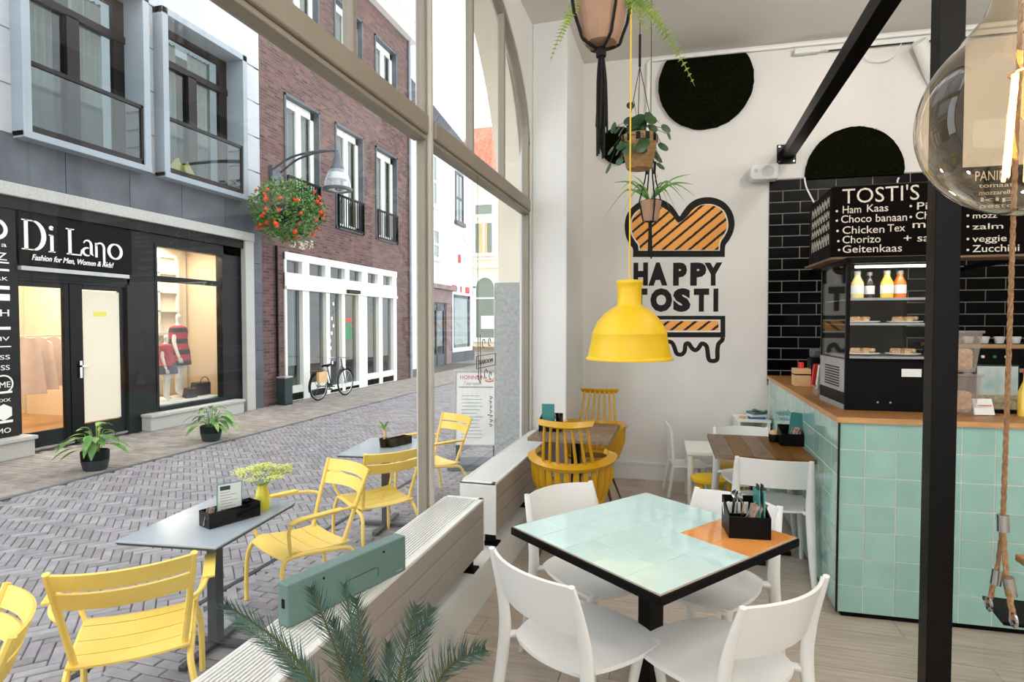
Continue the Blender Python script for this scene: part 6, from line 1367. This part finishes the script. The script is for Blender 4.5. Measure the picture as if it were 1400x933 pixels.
# swing
tp = Vector((1.30, 2.67, zb_-.05)); swz = .5
pA = G(1352, 826, swz+.02); pB = G(1386, 848, swz+.02); fe = None
zf = 2.27; f0 = D(1371, 716, zf)
sw_ = thing('rope_swing', 'rope swing with a black seat plate at the right picture edge', 'swing', (pA.x, pA.y, swz))
top_ = D(1392, 300, 2.30); top_.z = zb_-.05; top_ = Vector((f0.x+.02, f0.y+.0, zb_-.05))
sw_rope = MB(); 
def ropetw(a, b_, r_, name='rope'):
    mb = MB(); a, b_ = Vector(a), Vector(b_); L_ = (b_-a).length; n_ = max(6, int(L_/.012))
    ax = (b_-a).normalized(); s_ = ax.cross(Vector((1, 0, 0))).normalized(); u_ = ax.cross(s_)
    for k in range(3): mb.tube([a+(b_-a)*(i/n_)+(s_*math.cos(i*.55+k*2.094)+u_*math.sin(i*.55+k*2.094))*r_*.4 for i in range(n_+1)], r_*.46, 5)
    return mb.build(name, M['rope'], sw_, world=True, smooth=True)
ropetw(top_, f0, .0115); ropetw(f0, D(1364, 775, 2.30), .010); ropetw(f0, D(1376, 790, 2.22), .012); ropetw(D(1364, 775, 2.30), pA, .012); ropetw(D(1376, 790, 2.22), pB, .013)
def ferr(a, b_, r_): mb = MB(); mb.cyl(a, b_, r_, n=14); mb.build('ferrule', M['chrome'], sw_, world=True, smooth=True)
ferr(D(1371, 704, zf), D(1371.5, 727, zf), .020); ferr(D(1364, 780, 2.28), D(1361, 800, 2.28), .018); ferr(D(1378, 790, 2.2), D(1383, 815, 2.2), .019)
for p in (pA, pB): mb = MB(); mb.tube([p+Vector((.0, .022*math.cos(a), .018+.022*math.sin(a)-.02)) for a in [2*PI*i/14 for i in range(15)]], .006, 6, cap=False); mb.build('eye_hook', M['chrome'], sw_, world=True, smooth=True)
q1, q2, q3_ = G(1343, 815, swz), G(1372, 851, swz), G(1420, 852, swz); dd = (q3_-q2)
mb = MB(); e_ = q2+Vector((.42, -.02, 0)); e1 = q1+Vector((.42, -.02, 0))
mb.add([q1, q2, e_, e1]+[p-Vector((0, 0, .012)) for p in (q1, q2, e_, e1)], [(0, 1, 2, 3), (7, 6, 5, 4), (0, 4, 5, 1), (1, 5, 6, 2), (2, 6, 7, 3), (3, 7, 4, 0)]); mb.build('seat_plate', M['black'], sw_, world=True)
h1 = G(1387, 757, .62); st_ = thing('swing_table', 'oak table edge beyond the swing at the right picture edge', 'table', (h1.x+.4, h1.y+.1, 0)); MB().box((h1.x, h1.y-.35, .59), (h1.x+.85, h1.y, .62)).build('tabletop', M['oak'], st_, world=True, bevel=.006); MB().cyl((h1.x+.42, h1.y-.18, 0), (h1.x+.42, h1.y-.18, .59), .03, n=12).build('column', M['steel'], st_, world=True); MB().cyl((h1.x+.42, h1.y-.18, 0), (h1.x+.42, h1.y-.18, .02), .2, n=24).build('base', M['steel'], st_, world=True)
# globe bulb
BC_ = D(1411, 158, .52); rb_ = .52*140/800*.96
gb = thing('globe_bulb', 'large clear amber globe bulb with glowing filament close to the camera', 'lamp', tuple(BC_))
pr_ = [(.001, -rb_)]+[(rb_*math.cos(a), rb_*math.sin(a)) for a in [math.radians(-85+5*i) for i in range(0, 28)]]+[(rb_*.60, rb_*.84), (rb_*.42, rb_*1.06), (rb_*.3, rb_*1.35), (rb_*.24, rb_*1.65)]
MB().lathe(pr_, 56).build('glass_globe', M['bulb'], gb, smooth=True, ang=80)
MB().lathe([(.001, rb_*2.2), (rb_*.28, rb_*2.15), (rb_*.28, rb_*1.5), (.001, rb_*1.5)], 24).build('socket', M['black'], gb, smooth=True)
MB().cyl((0, 0, rb_*2.15), (0, 0, CE-BC_.z), .004, n=8).build('cord', M['cord'], gb)
MB().lathe([(.001, -.01), (.008, .0), (.006, rb_*1.2), (.001, rb_*1.2)], 10).build('stem', M['clearbox'], gb, smooth=True)
fi = MB()
for k in range(6): a = k*PI/3+.25; r0, r1 = .014, .020; fi.tube([(r0*math.cos(a), r0*math.sin(a), rb_*.42), (r1*math.cos(a), r1*math.sin(a), -rb_*.62)], .0017, 6)
fo_ = fi.build('filament', M['filament'], gb, smooth=True)
mb = MB(); mb.lathe([(.016, rb_*.43), (.018, rb_*.44), (.016, rb_*.45)], 14); mb.build('filament_ring', M['chrome'], gb)
# ================================================================ PENDANT LAMP
LC = D(860, 492, 3.82); pn = thing('pendant_lamp', 'yellow dome pendant lamp hanging on a yellow cord', 'lamp', tuple(LC))
R_ = .278
prof = [(R_, 0), (R_*1.005, .004), (R_*1.0, .012), (R_*.955, .022), (R_*.955, .03), (R_*.90, .10), (R_*.862, .163), (R_*.868, .168), (R_*.862, .173), (R_*.74, .248), (R_*.56, .305), (R_*.38, .338), (R_*.30, .350), (R_*.283, .36), (R_*.276, .46), (R_*.285, .485), (R_*.31, .492), (R_*.31, .510), (R_*.29, .516), (.001, .518)]
MB().lathe(prof, 56).build('shade', M['lampy'], pn, smooth=True, ang=50)
MB().lathe([(R_*.99, .002), (R_*.93, .02), (R_*.86, .12), (R_*.7, .24), (R_*.4, .32), (.001, .34)], 48).build('shade_lining', M['lampin'], pn, smooth=True)
MB().cyl((0, 0, .51), (0, 0, CE-LC.z), .005, n=8).build('cord', M['lampy'], pn); MB().cyl((0, 0, CE-LC.z-.03), (0, 0, CE-LC.z), .05, n=20).build('ceiling_cup', M['lampy'], pn); MB().lathe([(.001, .1), (.035, .12), (.045, .16), (.03, .2), (.02, .24), (.001, .33)], 16).build('light_bulb', M['whitemetal'], pn, smooth=True)
# ================================================================ HANGING PLANTS
def frond(mb, base, d_, L_, droop, w_, nl=26, mb_st=None):
    base = Vector(base); d_ = Vector(d_).normalized(); pts = [base+d_*(L_*t)+Vector((0, 0, -1))*(droop*t**2) for t in [i/nl for i in range(nl+1)]]
    sd = (pts[-1]-pts[nl//2]).cross(Vector((.25, 1, 0))); sd = sd.normalized() if sd.length > .01 else Vector((1, 0, 0)); (mb_st or mb).tube(pts, [.0025*(1-.7*i/nl) for i in range(nl+1)], 4)
    for i in range(2, nl):
        t = i/nl; wl = w_*math.sin(PI*(t**.7)*.93+.1); tg_ = (pts[i+1]-pts[i-1]).normalized()
        for s_ in (-1, 1):
            q = pts[i]; e = q+(sd*s_*.96+tg_*.25).normalized()*wl; k = len(mb.v); h_ = tg_*(L_+droop)/nl*.24
            mb.v += [q-h_, q+h_, e]; mb.f.append((k, k+1, k+2))
P1 = D(822, 25, 2.3); f1 = thing('fern_planter', 'clay pot with fern hanging in black macrame nearest the camera', 'plant', tuple(P1))
MB().lathe([(.001, -.10), (.062, -.10), (.082, -.065), (.112, .10), (.116, .125), (.104, .125), (.1, .09), (.001, .09)], 12).build('pot', M['terra'], f1, smooth=True, ang=25)
mb = MB()
for k in range(4):
    a = math.radians(35+90*k); mb.tube(spline([(0, 0, -.125), (.064*math.cos(a), .064*math.sin(a), -.10), (.092*math.cos(a), .092*math.sin(a), -.06), (.124*math.cos(a), .124*math.sin(a), .13), (.02*math.cos(a), .02*math.sin(a), .7)], 4), .0065, 6)
mb.tube([(0, 0, .7), (0, 0, CE-P1.z)], .006, 6); mb.build('macrame_cord', M['cord'], f1, smooth=True)
mb = MB(); mb.tube([(0, 0, -.115), (0, 0, -.15)], .020, 8)
for k in range(26): a = R.uniform(0, 2*PI); r_ = R.uniform(.004, .024); mb.tube(spline([(.3*r_*math.cos(a), .3*r_*math.sin(a), -.13), (r_*math.cos(a), r_*math.sin(a), -.25), (r_*1.3*math.cos(a)+R.uniform(-.008, .008), r_*1.3*math.sin(a), -R.uniform(.40, .55))], 3), .0042, 4)
mb.build('tassel', M['cord'], f1)
def ftip(px, py, zc): return D(px, py, zc)-P1
for (px, py, zc, dr_) in ((752, 85, 2.25, .35), (765, 60, 2.35, .3), (888, 52, 2.2, .22), (912, 45, 2.45, .25), (950, 118, 2.25, .42), (740, -20, 2.2, .2), (870, -60, 2.5, .1), (800, -70, 2.0, .1)):
    tip = ftip(px, py, zc); b_ = Vector((0, 0, .1)); v = tip-b_; v.z += dr_; mb = MB(); frond(mb, b_, v, v.length, dr_, .042, 34); mb.build('frond', M['fern'], f1)
P2_ = D(874, 208, 4.3); f2 = thing('basket_planter', 'round leaved green plant in a woven basket hanging from thin cords', 'plant', tuple(P2_))
MB().lathe([(.001, -.125), (.085, -.125), (.095, -.11), (.125, .05), (.118, .05), (.09, -.1), (.001, -.1)], 26).build('basket', M['basket'], f2, smooth=True); MB().lathe([(.1235, .045), (.1285, .06), (.1305, .115), (.123, .118), (.12, .06)], 26).build('basket_rim', M['basket'], f2, smooth=True)
for k in range(12): a = k*2*PI/12; mb = MB(); mb.cbox((.1295*math.cos(a), .1295*math.sin(a), .085), (.006, .03, .052), a); mb.build('black_patch', M['cord'], f2)
mb = MB()
for k in range(3): a = k*2*PI/3+.5; mb.tube([(.125*math.cos(a), .125*math.sin(a), .1), (.0, .0, .62)], .003, 5)
mb.tube([(0, 0, .62), (0, 0, .85)], .009, 6); mb.tube([(0, 0, .85), (0, 0, CE-P2_.z)], .003, 5); mb.build('hanging_cords', M['cord'], f2)
for k in range(64):
    a = R.uniform(0, 2*PI); rr = R.uniform(.05, .23); z = R.uniform(-.12, .2) if rr > .13 else R.uniform(.1, .24); c = Vector((rr*math.cos(a), rr*math.sin(a), z)); r_ = R.uniform(.032, .052)
    if k == 0: c = Vector((-.06, -.05, .33)); r_ = .03
    n_ = Vector((math.cos(a)*.8, math.sin(a)*.8-.5, R.uniform(.1, .8))).normalized(); s_ = n_.cross(Vector((0, 0, 1))).normalized(); u_ = s_.cross(n_); mb = MB()
    mb.add([c]+[c+(s_*math.cos(q*PI/6)+u_*math.sin(q*PI/6))*r_-n_*.006 for q in range(12)], [(0, 1+(q+1) % 12, 1+q) for q in range(12)]); mb.tube([(0, 0, .1), (c.x*.6, c.y*.6, max(c.z, .1)+.03), tuple(c-n_*.004)], .0022, 4); mb.build('leaf', M['leafdark'], f2, smooth=True)
P3 = D(889, 288, 4.85); f3 = thing('spider_planter', 'spider plant in a small clay pot hanging in black macrame before the mural', 'plant', tuple(P3))
MB().lathe([(.001, -.09), (.058, -.09), (.072, -.05), (.092, .075), (.084, .075), (.078, .05), (.001, .05)], 8).build('pot', M['terra'], f3)
mb = MB()
for k in range(4): a = math.radians(25+90*k); mb.tube([(0, 0, -.1), (.062*math.cos(a), .062*math.sin(a), -.085), (.095*math.cos(a), .095*math.sin(a), .07), (.045*math.cos(a), .045*math.sin(a), .26), (.02*math.cos(a), .02*math.sin(a), .46)], .006, 5)
for s_ in (-.03, .03): mb.tube([(s_, 0, .3), (s_*1.2, 0, .40)], .011, 6)
mb.tube([(0, 0, .46), (0, 0, CE-P3.z)], .003, 5); mb.tube([(0, 0, -.1), (0, 0, -.15)], .015, 6)
for k in range(8): a = k*PI/4; mb.tube([(.008*math.cos(a), .008*math.sin(a), -.13), (.014*math.cos(a), .014*math.sin(a), -R.uniform(.33, .40))], .006, 5)
mb.build('macrame_cord', M['cord'], f3)
for px, py, up_ in ((825, 300, .28), (850, 296, .25), (838, 250, .12), (945, 238, .1), (948, 252, .12), (950, 268, .2), (925, 290, .25), (930, 262, .2), (858, 275, .22), (912, 250, .1), (865, 240, .08), (915, 285, .25), (845, 262, .2), (900, 238, .06), (872, 300, .3), (936, 275, .22)):
    tip = D(px, py, 4.85+R.uniform(-.15, .15))-P3; b_ = Vector((0, 0, .08)); mid = (b_+tip)/2+Vector((0, 0, up_*.6)); P = spline([b_, mid, tip], 6); mb = MB(); k = len(mb.v); n_ = len(P)
    for i, p in enumerate(P): w_ = .010*math.sin(PI*(i/(n_-1))**.6*.95+.1); mb.v += [p+Vector((0, w_*.3, w_)), p-Vector((0, w_*.3, w_))]
    for i in range(n_-1): mb.f.append((k+2*i, k+2*i+1, k+2*i+3, k+2*i+2))
    mb.build('leaf', M['leafpale' if R.random() < .6 else 'leaf'], f3)
# ================================================================ CYCAD IN THE FOREGROUND
CB = Vector((-.56, 1.02, .62)); cy_p = thing('cycad_plant', 'cycad palm with stiff blue green fronds at the bottom edge of the picture', 'plant', (CB.x, CB.y, 0))
MB().lathe([(.001, 0), (.13, 0), (.17, .3), (.175, .34), (.16, .34), (.15, .3), (.001, .3)], 24).build('pot', M['dgrey'], cy_p, smooth=True); MB().lathe([(.07, .3), (.075, .5), (.06, .58), (.001, .62)], 14).build('trunk', M['palmstem'], cy_p, smooth=True)
def cfrond(tip, base, up_, wl, n_=84):
    b_ = Vector(base)-Vector((CB.x, CB.y, 0)); tip = Vector(tip)-Vector((CB.x, CB.y, 0)); mid = (b_+tip)/2+Vector((0, 0, up_)); P = spline([b_, mid, tip], n_//2); n_ = len(P)
    mb = MB(); mb.tube(P, [.0045*(1-.75*i/n_) for i in range(n_)], 5); st_ = mb.build('rachis', M['palmstem'], cy_p, smooth=True)
    ax = (tip-b_).normalized(); vw = (EYE-Vector((CB.x, CB.y, 0))-mid).normalized(); sd = ax.cross(vw+Vector((R.uniform(-.5, .5), 0, R.uniform(-.3, .3)))).normalized(); up2 = sd.cross(ax)
    lf = MB()
    for i in range(3, n_-1):
        t = i/n_; tg_ = (P[i+1]-P[i-1]).normalized(); L_ = wl*1.25*(math.sin(PI*min(1, t*.86+.12)))**.6
        for s_ in (-1, 1):
            for j in (0,):
                q = P[i]+(P[i+1]-P[i])*j; d_ = (sd*s_*.44+tg_*.85+up2*R.uniform(.05, .4)+Vector((R.uniform(-.08, .08), R.uniform(-.08, .08), R.uniform(-.08, .08)))).normalized(); e = q+d_*L_*R.uniform(.8, 1.08); m_ = (q+e)/2+up2*.004; h_ = tg_*.0016; k = len(lf.v)
                lf.v += [q-h_, q+h_, m_+h_*1.1, m_-h_*1.1, e]; lf.f += [(k, k+1, k+2, k+3), (k+3, k+2, k+4)]
    lf.build('leaflets', M['palm'], st_)
for (px, py, zc, wl, up_) in ((308, 826, 1.10, .055, .10), (322, 850, 1.22, .05, .08), (425, 803, 1.10, .060, .05), (455, 850, 1.28, .05, .05), (487, 818, 1.08, .066, .04), (470, 800, 1.25, .055, .04), (570, 828, 1.06, .070, .07), (590, 832, 1.16, .055, .07), (664, 888, 1.02, .062, .12), (380, 890, 1.25, .05, .05), (530, 880, 1.3, .05, .05)):
    base = CB+Vector((R.uniform(-.03, .03), R.uniform(-.03, .03), -.03)); cfrond(D(px, py, zc), base, up_, wl)
